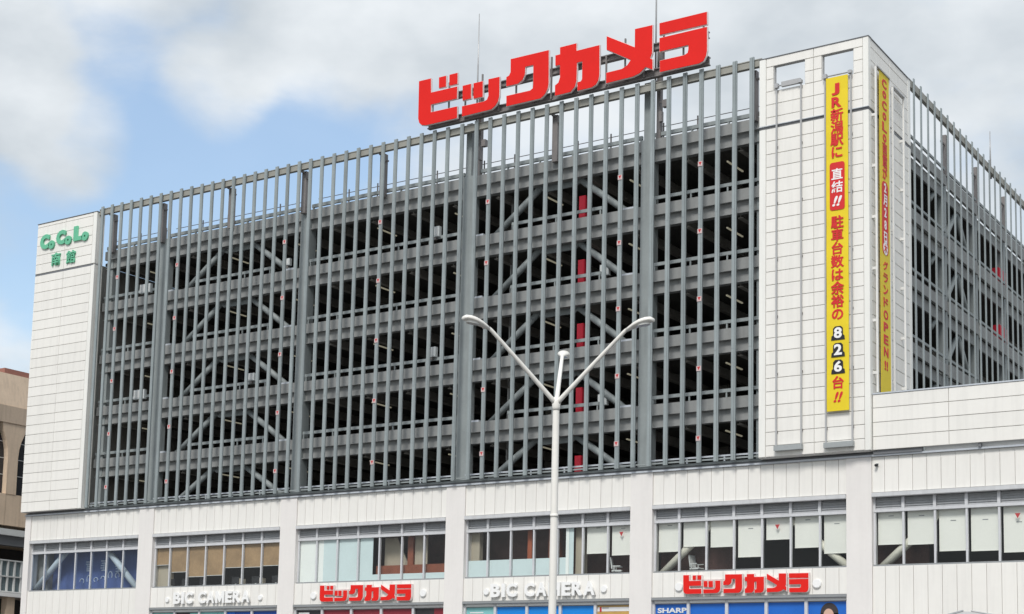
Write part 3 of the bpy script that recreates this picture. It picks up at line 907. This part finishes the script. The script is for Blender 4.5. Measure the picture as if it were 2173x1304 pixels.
def katakana(parent, x0, x1, z0, z1, y0, y1, skirt):
    for k, ps in GL.items():
        mb = MB()
        for q in ps:
            q2 = [(x0 + (a - GX0) / (GX1 - GX0) * (x1 - x0), z0 + (b - GZ0) / (GZ1 - GZ0) * (z1 - z0)) for a, b in q]
            mb.prism(q2, 'y', y0, y0 + .03, 0)
            # return tray a little larger than the face
            cx = sum(a for a, _ in q2) / len(q2); cz = sum(b for _, b in q2) / len(q2)
            n = len(q2)
            ar = sum(q2[i][0] * q2[(i + 1) % n][1] - q2[(i + 1) % n][0] * q2[i][1] for i in range(n))
            sg = -1 if ar > 0 else 1
            off = []
            for i in range(n):
                a, b, c = Vector(q2[i - 1]), Vector(q2[i]), Vector(q2[(i + 1) % n])
                e1 = (b - a).normalized(); e2 = (c - b).normalized()
                n1 = Vector((-e1.y, e1.x)) * sg; n2 = Vector((-e2.y, e2.x)) * sg
                m_ = (n1 + n2)
                m_ = m_.normalized() * (skirt / max(.5, m_.normalized().dot(n1))) if m_.length > .1 else n1 * skirt
                off.append((b.x + m_.x, b.y + m_.y))
            mb.prism(off, 'y', y0 + .031, y1, 1)
        obj('sign_letter', mb, [RED, PINK], parent)

rs_ = thing('rooftop_sign', 'large red katakana sign ビックカメラ standing on the roof edge above the fins', 'sign', (38, -.6, 31.6))
katakana(rs_, GX0, GX1, GZ0, GZ1, -.80, -.66, .022)
obj('sign_beam', MB().box(30.1, 46.35, -.42, -.16, 31.66, 31.71).box(30.1, 46.35, -.42, -.16, 32.02, 32.07).box(30.1, 46.35, -.32, -.26, 31.71, 32.02), POSTM, rs_)
obj('sign_beam', MB().box(30.1, 46.3, -.42, -.16, 33.0, 33.05).box(30.1, 46.3, -.42, -.16, 33.28, 33.33).box(30.1, 46.3, -.32, -.26, 33.05, 33.28), POSTM, rs_)
for i in range(16):
    x = 30.45 + i * 1.045
    pc('sign_strut', x - .035, x + .035, -.5, -.42, 31.72, 33.9 if i % 2 else 33.3, POSTM, rs_)

def dots(parent, xs, z, r_=.195):
    for x in xs:
        mb = MB().disc(x, z, -.085, .0, r_, None, 24)
        mb.disc(x, z, -.10, -.085, r_ * .9, None, 24)
        obj('dot', mb, WHITE, parent)
WSG = 'shop name signs on the white band over the shop fronts'
w1 = thing('wall_sign', 'smaller red katakana sign ビックカメラ above the dark red shop windows', 'sign', (26.75, 0, 6.9), WSG)
katakana(w1, 23.75, 29.78, 6.90, 7.78, -.20, -.03, .025)
dots(w1, (23.2, 30.45), 7.27)
w2 = thing('wall_sign', 'red katakana sign ビックカメラ above the blue shop windows, below the office blinds', 'sign', (48.1, 0, 6.9), WSG)
katakana(w2, 45.17, 51.17, 6.90, 7.78, -.20, -.03, .025)
dots(w2, (44.88, 51.50), 7.27)
# thin wires that carry the letters
for w_, a, b in ((w1, 23.8, 29.75), (w2, 45.2, 51.1)):
    obj('carrier_rail', MB().box(a, b, -.028, -.004, 7.03, 7.06).box(a, b, -.028, -.004, 7.56, 7.59), PINK, w_)

def big_camera(parent, x0, x1, z0, z1):
    # letter widths measured from the sign
    items = [('B', 1.0), ('I', .42), ('C', 1.05), (' ', .55), ('C', 1.05), ('A', 1.1), ('M', 1.25), ('E', .9), ('R', 1.02), ('A', 1.1)]
    tot = sum(w for _, w in items) + .13 * (len(items) - 1)
    k = (x1 - x0) / tot
    x = x0
    for c, w in items:
        if c in 'IM':
            a, b, t = x + .03 * k, x + (w - .03) * k, .27 * k
            if c == 'I': q = [(a, z0), (b, z0), (b, z1), (a, z1)]
            else:
                m_ = (a + b) / 2
                q = [(a, z0), (a + t, z0), (a + t, z0 + .30), (m_ - .03, z0 + .04), (m_ + .03, z0 + .04), (b - t, z0 + .30), (b - t, z0), (b, z0), (b, z1), (b - t * 1.05, z1), (m_, z0 + .36), (a + t * 1.05, z1), (a, z1)]
            obj('sign_letter', MB().prism(q, 'y', -.155, -.015), WHITE, parent)
        elif c != ' ':
            letter('sign_letter', c, WHITE, parent, (x + w * k / 2, -.085, (z0 + z1) / 2), fit=(round(w * k, 3), round(z1 - z0, 3)), bold=.028 if c == 'M' else .04, depth=.14)
            # slab feet like the original lettering
            if c in 'BIMERA':
                pass
        x += (w + .13) * k
w3 = thing('wall_sign', 'white raised BIC CAMERA lettering beside the lamp post, above the bright blue shop windows', 'sign', (37.6, 0, 6.9), WSG)
big_camera(w3, 34.62, 40.52, 6.97, 7.63)
dots(w3, (34.32, 40.96), 7.25, .16)
w4 = thing('wall_sign', 'white raised BIC CAMERA lettering nearest the left corner of the building', 'sign', (15.8, 0, 6.9), WSG)
big_camera(w4, 12.85, 18.68, 6.98, 7.64)
dots(w4, (12.28, 19.4), 7.23, .15)

# green corner sign
gs = thing('corner_sign', 'green CoCoLo 南館 lettering on top of the left white tower', 'sign', (2.3, -.5, 28.3))
for c, x0, x1, z0, z1 in (('C', 0.0, .86, 29.50, 30.45), ('o', .80, 1.34, 29.42, 29.98), ('C', 1.50, 2.36, 29.58, 30.50), ('o', 2.30, 2.90, 29.48, 30.05),
                          ('L', 3.10, 3.90, 29.60, 30.55), ('o', 3.84, 4.42, 29.50, 30.08)):
    letter('sign_letter', c, GREEN, gs, ((x0 + x1) / 2, -.56, (z0 + z1) / 2), fit=(x1 - x0, z1 - z0), bold=.07, depth=.1)
letter('sign_letter', '南', GREEN, gs, (1.55, -.56, 28.70), em=.86, bold=.018, depth=.1)
letter('sign_letter', '館', GREEN, gs, (2.92, -.56, 28.66), em=.86, bold=.012, depth=.1)

# ---------------------------------------------------------------- banner frames and banners (front)
BF = 'steel banner frames on the corner tower'
fr1 = thing('banner_rack', 'empty banner frame on the tower front, left of the yellow banner', 'banner frame', (50.4, -.55, 13.1), BF)
def frame_front(t, x0, x1, z0, z1, mtl):
    for x in (x0, x1):
        obj('rail', MB().box(x - .035, x + .035, -.62, -.56, z0, z1), mtl, t)
        mb = MB()
        z = z0 + .8
        while z < z1:
            mb.box(x - .045, x + .045, -.57, -.505, z, z + .09); z += 2.6
        obj('bracket', mb, POSTM, t)
    obj('weight_box', MB().box(x0 - .06, x1 + .06, -.74, -.505, z0 - .02, z0 + .21), RAILBOX, t)
    obj('winch', MB().tube([(x0, -.62, z1 + .03), (x1, -.62, z1 + .03)], .035, 8).box(x0 - .06, x0 + .1, -.7, -.52, z1 - .06, z1 + .14).box(x1 - .1, x1 + .06, -.7, -.52, z1 - .04, z1 + .1), GALV, t)
frame_front(fr1, 49.85, 51.02, 13.10, 29.74, RAILM)
obj('banner_roll', MB().box(50.1, 51.0, -.66, -.52, 29.70, 29.92), RAILM, fr1)
fr2 = thing('banner_rack', 'banner frame carrying the yellow banner on the tower front', 'banner frame', (52.7, -.55, 13.1), BF)
frame_front(fr2, 52.15, 53.34, 13.06, 29.68, RAILM)
bn = thing('banner', 'long yellow vertical banner with red Japanese writing on the tower front', 'banner', (52.72, -.68, 14.6))
mb = MB()
n = 24
for i in range(n):       # cloth with slight slack
    za, zb = 14.62 + 14.98 * i / n, 14.62 + 14.98 * (i + 1) / n
    ya, yb = -.68 - .012 * math.sin(i * 1.3), -.68 - .012 * math.sin((i + 1) * 1.3)
    b = len(mb.v)
    for (z, y) in ((za, ya), (zb, yb)):
        mb.v += [(52.23, y, z), (53.235, y, z), (53.235, y + .012, z), (52.23, y + .012, z)]
    mb.f += [(b, b + 1, b + 5, b + 4), (b + 1, b + 2, b + 6, b + 5), (b + 2, b + 3, b + 7, b + 6), (b + 3, b, b + 4, b + 7)]
    mb.m += [0] * 4
obj('cloth', mb, YEL, bn)
YT = -.70
def vchars(s, z0, z1, em, m, bold, parent=bn, x=52.735, y=YT):
    n_ = len(s)
    for i, c in enumerate(s):
        z = z0 + (z1 - z0) * (i + .5) / n_
        letter('banner_character', c, m, parent, (x, y, z), em=em, bold=bold, depth=.008)
letter('banner_character', 'J', BRED, bn, (52.68, YT, 29.02), fit=(.36, .54), bold=.05, depth=.008)
letter('banner_character', 'R', BRED, bn, (52.72, YT, 28.42), fit=(.46, .48), bold=.04, depth=.008)
vchars('新潟駅に', 28.12, 25.86, .60, BRED, .030)
def rrect(x0, x1, z0, z1, r_):
    pts = []
    for cx, cz, a0 in ((x1 - r_, z1 - r_, 0), (x0 + r_, z1 - r_, 90), (x0 + r_, z0 + r_, 180), (x1 - r_, z0 + r_, 270)):
        for k in range(5):
            a = R(a0 + k * 22.5); pts.append((cx + r_ * math.cos(a), cz + r_ * math.sin(a)))
    return pts
obj('red_patch', MB().prism(rrect(52.40, 53.08, 23.52, 25.68, .12), 'y', -.702, -.695), BRED, bn)
YT2 = -.708
letter('banner_character', '直', WHITE, bn, (52.74, YT2, 25.15), em=.54, bold=.018, depth=.008)
letter('banner_character', '結', WHITE, bn, (52.74, YT2, 24.56), em=.54, bold=.018, depth=.008)
letter('banner_character', '!!', WHITE, bn, (52.74, YT2, 23.92), fit=(.44, .46), bold=.03, shear=.3, depth=.008)
vchars('駐車台数は余裕の', 23.28, 18.56, .59, BRED, .030)
for c, z in (('8', 18.02), ('2', 17.28), ('6', 16.54)):
    q = [(52.44, z - .30), (53.06, z - .30), (53.04, z - .12), (52.98, z - .08), (52.97, z + .22), (52.88, z + .31), (52.62, z + .31), (52.53, z + .22), (52.52, z - .08), (52.46, z - .12)]
    obj('black_patch', MB().prism(q, 'y', -.702, -.695), BBLACK, bn)
    letter('banner_character', c, WHITE, bn, (52.75, YT2, z + .02), fit=(.36, .48), bold=.035, depth=.008)
letter('banner_character', '台', BRED, bn, (52.75, YT, 15.86), em=.58, bold=.030, depth=.008)
letter('banner_character', '!!', BRED, bn, (52.75, YT, 15.22), fit=(.42, .46), bold=.03, shear=.3, depth=.008)

# ---------------------------------------------------------------- banner on the side face
def frame_side(t, s0, s1, z1, mtl):
    for s in (s0, s1):
        mb = MB()
        pc('rail', .14, .22, s - .05, s + .05, 15.4, z1, mtl, t, side=True)
        z = 16.2
        while z < z1:
            pc('bracket', .0, .14, s - .05, s + .05, z, z + .12, mtl, t, side=True); z += 2.3
    pc('winch', .10, .25, s0, s1, z1, z1 + .07, GALV, t, side=True)
f3 = thing('banner_rack', 'banner frame carrying the narrow yellow banner on the tower side', 'banner frame', S(0.1, 1.4, 15.4), BF)
frame_side(f3, .45, 2.22, 29.95, RAILW)
f4 = thing('banner_rack', 'empty banner frame on the tower side, next to the side fins', 'banner frame', S(0.1, 3.6, 15.4), BF)
frame_side(f4, 2.75, 4.3, 29.78, RAILW)
sb = thing('banner', 'yellow vertical banner seen edge-on along the tower side', 'banner', S(.2, 1.5, 15.4))
pc('cloth', .19, .205, .86, 2.14, 15.35, 29.93, YEL, sb, side=True)
def side_char(c, z, m, em=.58, bold=.02, o_=.213, **kw):
    bold = bold or .02
    letter('banner_character', c, m, sb, S(o_, 1.5, z), em=em, bold=bold, depth=.008, side=True, **kw)
for i, c in enumerate('CoCoLo'):
    side_char(c, 29.5 - .5 * i, BRED, None, .04, fit=(.62, .42) if c != 'o' else (.5, .36))
for i, c in enumerate('南館が'):
    side_char(c, 26.5 - .55 * i, BRED, .64, .03)
mb = MB().prism(rrect(-.42, .42, -1.66, 1.66, .3), 'y', -.004, .003)
put('red_patch', mb.mesh('red_patch', BRED), sb, S(.212, 1.5, 23.35), (0, 0, SPHI + math.pi / 2))
for i, c in enumerate('2月28日'):
    side_char(c, 24.72 - .56 * i, WHITE, .56, .03, .222)
obj_d = MB().disc(0, 0, -.004, .003, .29, .29, 24)
put('white_disc', obj_d.mesh('white_disc', WHITE), sb, S(.219, 1.5, 21.98), (0, 0, SPHI + math.pi / 2))
side_char('木', 21.98, BRED, .42, .02, .228)
for i, c in enumerate('グランドOPEN'):
    side_char(c, 21.2 - .55 * i, BRED, None, .035, fit=(.6, .42))
side_char('!!', 16.75, BRED, None, .03, fit=(.45, .42))

# ================================================================== SMALL FITTINGS
RB = 'pale boxes fixed at the parking guard rails'
for (x0, x1, z0, z1, y, lab) in ((30.05, 30.62, 25.95, 26.50, .18, 'pale box on the top guard rail left of the tall middle column'),
                                 (30.05, 30.60, 19.54, 20.06, .18, 'pale box on the middle guard rail left of the tall middle column'),
                                 (8.40, 9.30, 25.75, 26.30, .18, 'wide pale box on the top guard rail near the left tower'),
                                 (8.35, 9.25, 19.27, 19.84, .18, 'wide pale box on the middle guard rail near the left tower'),
                                 (17.5, 18.0, 19.52, 19.95, .18, 'small pale box on the middle guard rail in the left braced bay'),
                                 (19.45, 19.85, 26.05, 26.45, .7, 'small pale box on the top brace of the left braced bay'),
                                 (39.9, 40.4, 16.25, 16.8, .9, 'pale box behind the right brace, lower right braced bay'),
                                 (39.9, 40.4, 22.7, 23.25, .9, 'pale box behind the right brace, upper right braced bay')):
    t = thing('control_box', lab, 'box', ((x0 + x1) / 2, y, z0), RB)
    obj('case', MB().cbox(x0, x1, y, y + .22, z0, z1, .02), GREYBOX, t)
    obj('door_panel', MB().box(x0 + .07, x1 - .07, y - .012, y + .001, z0 + .07, z1 - .07), LGREY, t)
    obj('bracket', MB().box((x0 + x1) / 2 - .05, (x0 + x1) / 2 + .05, y + .05, y + .2, z0 - .14, z0), POSTM, t)
lvl = ['top', 'second', 'third', 'fourth', 'lowest']
for j, z in enumerate(FL[1:]):
    t = thing('red_cabinet', 'red cabinet standing behind the guard rail of the %s parking storey, right braced bay' % lvl[j], 'cabinet', (38.8, 1.0, z - .5), 'red cabinets in the parking storeys')
    zt = z + (1.36 if j < 4 else 1.06)
    obj('case', MB().cbox(38.60, 38.97, 1.0, 1.36, z - .5, zt, .015), REDBOX, t)
    obj('door_panel', MB().box(38.63, 38.94, .985, 1.002, z + .1, zt - .05), REDBOX, t)
for j, (z, lab) in enumerate(((25.75, 'red cabinet on the upper storey of the side facade'), (22.5, 'red cabinet on the lower storey of the side facade'))):
    t = thing('red_cabinet', lab, 'cabinet', S(-.9, 24.2, z), 'red cabinets in the parking storeys')
    pc('case', -1.0, -.62, 23.5, 25.0, z, z + .95, REDBOX, t, side=True)
    pc('door_panel', -.621, -.60, 23.6, 24.2, z + .05, z + .9, REDBOX, t, side=True)
LR = 'lightning rods on the roof'
for (x, y, z0, z1, lab) in ((32.82, .2, 31.7, 37.6, 'thin lightning rod rising behind the left half of the red rooftop sign'),
                            (43.25, .2, 31.7, 41.0, 'tall lightning rod rising behind the right half of the red rooftop sign'),
                            (*S(-.3, 20.85, 0)[:2], 31.3, 33.63, 'short lightning rod on the side facade roof edge')):
    t = thing('lightning_rod', lab, 'lightning rod', (x, y, z0), LR)
    obj('rod', MB().tube([(x, y, z0), (x, y, z0 + (z1 - z0) * .5), (x, y, z1)], [.05, .04, .022], 8), GALV, t, smooth=True)
    obj('base', MB().tube([(x, y, z0 - .35), (x, y, z0 + .02)], .075, 8), POSTM, t, smooth=True)
cmr = thing('security_camera', 'tiny dark camera on the white band right of the corner tower', 'camera', (54.2, 0, 12.2))
obj('housing', MB().tube([(54.2, -.02, 12.27), (54.2, -.2, 12.22)], .06, 10), BLACKP, cmr, smooth=True)
obj('mount', MB().box(54.14, 54.26, -.03, .0, 12.2, 12.34), LGREY, cmr)

# office chairs and desk things seen through the windows
def chair(x, y, lab, rz):
    t = thing('office_chair', lab, 'chair', (x, y, 7.7), 'office chairs seen through the windows')
    def rp(mb):
        c, s = math.cos(rz), math.sin(rz)
        mb.v = [(x + v[0] * c - v[1] * s, y + v[0] * s + v[1] * c, 7.7 + v[2]) for v in mb.v]
        return mb
    obj('seat', rp(MB().cbox(-.24, .24, -.24, .24, .42, .50, .03)), LGREY, t)
    obj('backrest', rp(MB().prism([(.20, .55), (.26, .55), (.34, 1.1), (.29, 1.1)], 'x', -.22, .22)), LGREY, t)
    obj('armrest', rp(MB().box(-.28, -.24, -.18, .2, .66, .70).box(-.28, -.24, .1, .14, .46, .66)), LGREY, t)
    obj('armrest', rp(MB().box(.24, .28, -.18, .2, .66, .70).box(.24, .28, .1, .14, .46, .66)), LGREY, t)
    obj('pedestal', rp(MB().tube([(0, 0, .1), (0, 0, .42)], .04, 8)), BLACKP, t)
    mb = MB()
    for k in range(5):
        a = k * 2 * math.pi / 5
        mb.tube([(0, 0, .1), (.28 * math.cos(a), .28 * math.sin(a), .05)], .025, 6)
    obj('base', rp(mb), BLACKP, t)
chair(41.2, .8, 'pale office chair under the red-marked blind, beside the lamp post', 1.9)
chair(45.3, .9, 'pale office chair beside the slanting brace, behind the blinds over SHARP', 1.4)
for i, (x, lab) in enumerate(((11.75, 'leftmost dark desk screen behind the tan shades'), (12.9, 'second dark desk screen from the left behind the tan shades'),
                              (14.3, 'third dark desk screen from the left behind the tan shades'), (16.8, 'desk screen with pale files behind the tan shades'),
                              (18.3, 'second desk screen from the right behind the tan shades'), (19.8, 'rightmost desk screen behind the tan shades'))):
    t = thing('monitor', lab, 'monitor', (x, .7, 8.0), 'desk screens behind the tan shades')
    obj('screen', MB().cbox(x - .28, x + .28, 0.70, 0.75, 8.12, 8.5, .01), BLACKP, t)
    obj('stand', MB().box(x - .04, x + .04, 0.72, 0.78, 8.0, 8.15).box(x - .14, x + .14, 0.65, 0.9, 7.98, 8.0), LGREY, t)
    obj('papers', MB().box(x - .5, x - .34, .6, .8, 7.985, 8.03).box(x + .1, x + .3, .58, .7, 7.985, 8.02), PWHITE, t)
    if i > 2:
        obj('files', MB().box(x + .34, x + .44, 0.65, 0.9, 7.99, 8.40).box(x + .52, x + .60, 0.65, 0.9, 7.99, 8.38), BEIGEW, t)
t = thing('desk', 'long dark desk behind the tan shades', 'desk', (15.8, .9, 7.7))
obj('desk_top', MB().box(11.4, 20.5, 0.55, 1.25, 7.95, 7.98), LGREY, t)
obj('desk_front', MB().box(11.4, 20.5, 0.60, 0.63, 7.7, 7.95), BLACKP, t)

# ================================================================== STREET LAMP
LB = Vector((57.71, -31.55, -.1))
lamp = thing('street_lamp', 'white three-armed street lamp standing in front of the building', 'street lamp', LB)
LZ = 9.2
obj('pole', MB().tube([(LB.x, LB.y, 0.0), (LB.x, LB.y, 4), (LB.x, LB.y, LZ - .1), (LB.x, LB.y, LZ + .1)], [.115, .10, .085, .085], 20), LAMPW, lamp, smooth=True)
obj('joint_band', MB().tube([(LB.x, LB.y, 6.28), (LB.x, LB.y, 6.36)], .103, 20), LAMPW, lamp, smooth=True)
obj('base_flange', MB().tube([(LB.x, LB.y, -.1), (LB.x, LB.y, .04), (LB.x, LB.y, .06), (LB.x, LB.y, .5)], [.24, .24, .15, .13], 16), LAMPW, lamp, smooth=True)
obj('hub', MB().tube([(LB.x, LB.y, LZ - .18), (LB.x, LB.y, LZ - .10), (LB.x, LB.y, LZ + .05), (LB.x, LB.y, LZ + .16)], [.088, .10, .115, .075], 20), LAMPW, lamp, smooth=True)
back = Vector((-.5276, .8495, 0)); right = Vector((.8495, .5276, 0))
for az in (4, 121, 239):
    d = back * math.cos(R(az)) + right * math.sin(R(az))
    P_ = lambda r_, z: LB + Vector((0, 0, .1)) + d * r_ + Vector((0, 0, z))
    obj('arm', MB().tube([P_(.02, LZ - .02), P_(.12, LZ + .10), P_(1.0, LZ + .86), P_(1.90, LZ + 1.63), P_(1.98, LZ + 1.69), P_(2.08, LZ + 1.73), P_(2.18, LZ + 1.75)], [.065, .062, .055, .048, .048, .046, .044], 14), LAMPW, lamp, smooth=True)
    # luminaire: lofted cobra head
    side = Vector((-d.y, d.x, 0))
    secs = [(2.00, .05, .045, 1.70, .05), (2.10, .085, .065, 1.735, .055), (2.24, .135, .095, 1.78, .055), (2.40, .165, .11, 1.825, .045), (2.55, .17, .105, 1.855, .03), (2.68, .145, .08, 1.875, .012), (2.745, .09, .04, 1.875, -.005)]
    mb = MB()
    n = 16
    for (r_, w_, ht, zc, lo) in secs:
        for k in range(n):
            a = 2 * math.pi * k / n
            zz = math.sin(a)
            mb.v.append(tuple(P_(r_, LZ + zc + (ht * zz if zz > 0 else .055 * zz)) + side * (w_ * math.cos(a))))
    for i in range(len(secs) - 1):
        for k in range(n):
            a = i * n + k; c = i * n + (k + 1) % n
            mb.f.append((a, c, c + n, a + n)); mb.m.append(0)
    mb.f.append(tuple(range(n))[::-1]); mb.m.append(0)
    e = (len(secs) - 1) * n
    mb.f.append(tuple(e + k for k in range(n))); mb.m.append(0)
    hd = obj('lamp_head', mb, LAMPW, lamp, smooth=True)
    mb = MB()
    pts = []
    for k in range(14):
        a = 2 * math.pi * k / 14
        pts.append(P_(2.46 + .2 * math.cos(a), LZ + 1.755 + .075 * (.2 * math.cos(a))) + side * (.115 * math.sin(a)))
    b0 = [tuple(q) for q in pts]; b1 = [tuple(q + Vector((0, 0, .08))) for q in pts]
    mb.v = b0 + b1
    mb.f = [tuple(range(14)), tuple(range(14, 28))[::-1]] + [(k, (k + 1) % 14, 14 + (k + 1) % 14, 14 + k) for k in range(14)]
    mb.m = [0] * len(mb.f)
    obj('lens', mb, LENS, hd)

# ================================================================== TAN NEIGHBOUR
NB = thing('neighbour_building', 'tan building with flared columns and dark glazing at the left edge', 'building', (-18, 12, 0))
NX = -14.0
obj('parapet', MB().prism([(NX - .5, 24.85), (NX + .05, 22.38), (NX - .45, 22.38), (NX - .9, 24.85)], 'y', -10, 30), TAN, NB)
obj('cornice', MB().box(NX - .6, NX + .12, -10, 30, 21.15, 22.38), TAND, NB)
obj('roof', MB().box(-40, NX - .6, -10, 30, 24.2, 24.4), TAND, NB)
obj('plant_room', MB().box(NX - 4.2, NX - 1.0, 9.3, 13, 24.3, 25.35), BRICKR, NB)
for yc in (-3.8, .7, 5.2, 9.7, 14.2, 18.7, 23.2):
    mb = MB()
    prof = [(.46, 16.0), (.46, 18.7), (.52, 19.3), (.68, 19.9), (.95, 20.5), (1.1, 21.15)]
    poly = [(yc + w, z) for w, z in prof] + [(yc - w, z) for w, z in prof[::-1]]
    obj('flared_column', MB().prism(poly, 'x', NX - .5, NX + .05), TAN, NB)
for i in range(7):
    y0 = -3.8 + 4.5 * (i - 1) + .46
    w_ = obj('window', MB().box(NX - .45, NX - .40, y0, y0 + 3.58, 16.0, 21.15), DGLASS, NB)
    for z in (17.4, 18.6, 19.8):
        obj('glazing_bar', MB().box(NX - .42, NX - .37, y0, y0 + 3.58, z, z + .05), LGREY, w_)
    for q in (1.2, 2.4):
        obj('glazing_bar', MB().box(NX - .40, NX - .36, y0 + q, y0 + q + .05, 16.0, 21.15), LGREY, w_)
obj('lower_wall', MB().box(NX - .5, NX + .02, -10, 30, 13.75, 16.0), TAN, NB)
for y in (9.25, 10.55):
    obj('wall_joint', MB().box(NX + .02, NX + .03, y, y + .04, 13.75, 16.0), TAND, NB)
obj('base_cornice', MB().box(NX - .4, NX + .35, -10, 30, 13.0, 13.45), LGREY, NB)
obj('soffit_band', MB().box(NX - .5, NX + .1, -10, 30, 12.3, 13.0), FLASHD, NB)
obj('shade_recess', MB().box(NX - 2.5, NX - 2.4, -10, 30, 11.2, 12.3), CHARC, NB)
w_ = obj('window', MB().box(NX - .35, NX - .3, -10, 30, 8.95, 11.25), mat('pale_glazing', (.16, .22, .24), .15, .2, 1.0, spec=.6), NB)
mb = MB()
y = -9.8
while y < 30:
    mb.box(NX - .28, NX - .12, y - .06, y + .06, 8.95, 11.25); y += .62
for z in (8.95, 10.05, 11.2):
    mb.box(NX - .29, NX - .1, -10, 30, z, z + .09)
obj('window_frame', mb, LGREY, w_)
obj('lower_band', MB().box(NX - .3, NX + .25, -10, 30, 8.62, 8.9), WHITE, NB)
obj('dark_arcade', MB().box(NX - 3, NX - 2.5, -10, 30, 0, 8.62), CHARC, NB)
for y in range(-8, 30, 6):
    obj('arcade_pier', MB().box(NX - .6, NX, y, y + .7, 0, 8.62), TAN, NB)
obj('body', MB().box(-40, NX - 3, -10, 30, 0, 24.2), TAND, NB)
setting(obj('side_street', MB().box(NX, -.5, -8, 60, -.14, -.10), ASPH))

# ================================================================== CANOPY TOP AT LOWER RIGHT
cz = 3.32
c0 = Vector((70.11, -37.84, 0))
cn = thing('canopy_tent', 'white canopy roof just showing at the lower right edge of the picture', 'canopy', (c0.x, c0.y, 0))
mb = MB()
e0 = c0 - right * 2.2 ; e1 = c0 + right * 3.4
A = [c0 + right * -.05, c0 + right * .10]
zt = cz
pts = [c0 - right * 1.6 - back * 1.3, c0 + right * 2.2 - back * 1.3, c0 + right * 2.2 + back * 1.3, c0 - right * 1.6 + back * 1.3]
mb.v = [(q.x, q.y, 2.85) for q in pts] + [(A[0].x, A[0].y, zt), (A[1].x, A[1].y, zt)] + [(q.x, q.y, 2.79) for q in pts]
mb.f = [(0, 1, 5, 4), (1, 2, 5), (2, 3, 4, 5), (3, 0, 4), (6, 7, 1, 0), (7, 8, 2, 1), (8, 9, 3, 2), (9, 6, 0, 3), (9, 8, 7, 6)]
mb.m = [0] * 9
obj('roof', mb, mat('canopy_sheet', (.45, .44, .43), .5, .05), cn)
for i in range(4):
    a = Vector(mb.v[i]); 
for q in pts:
    obj('post', MB().tube([(q.x, q.y, 0), (q.x, q.y, 2.8)], .05, 8), GALV, cn)
    top = A[0] if (q - c0).dot(right) < 0 else A[1]
    obj('ridge_bar', MB().tube([(q.x, q.y, 2.865), (top.x, top.y, zt + .012)], .018, 6), GALV, cn)
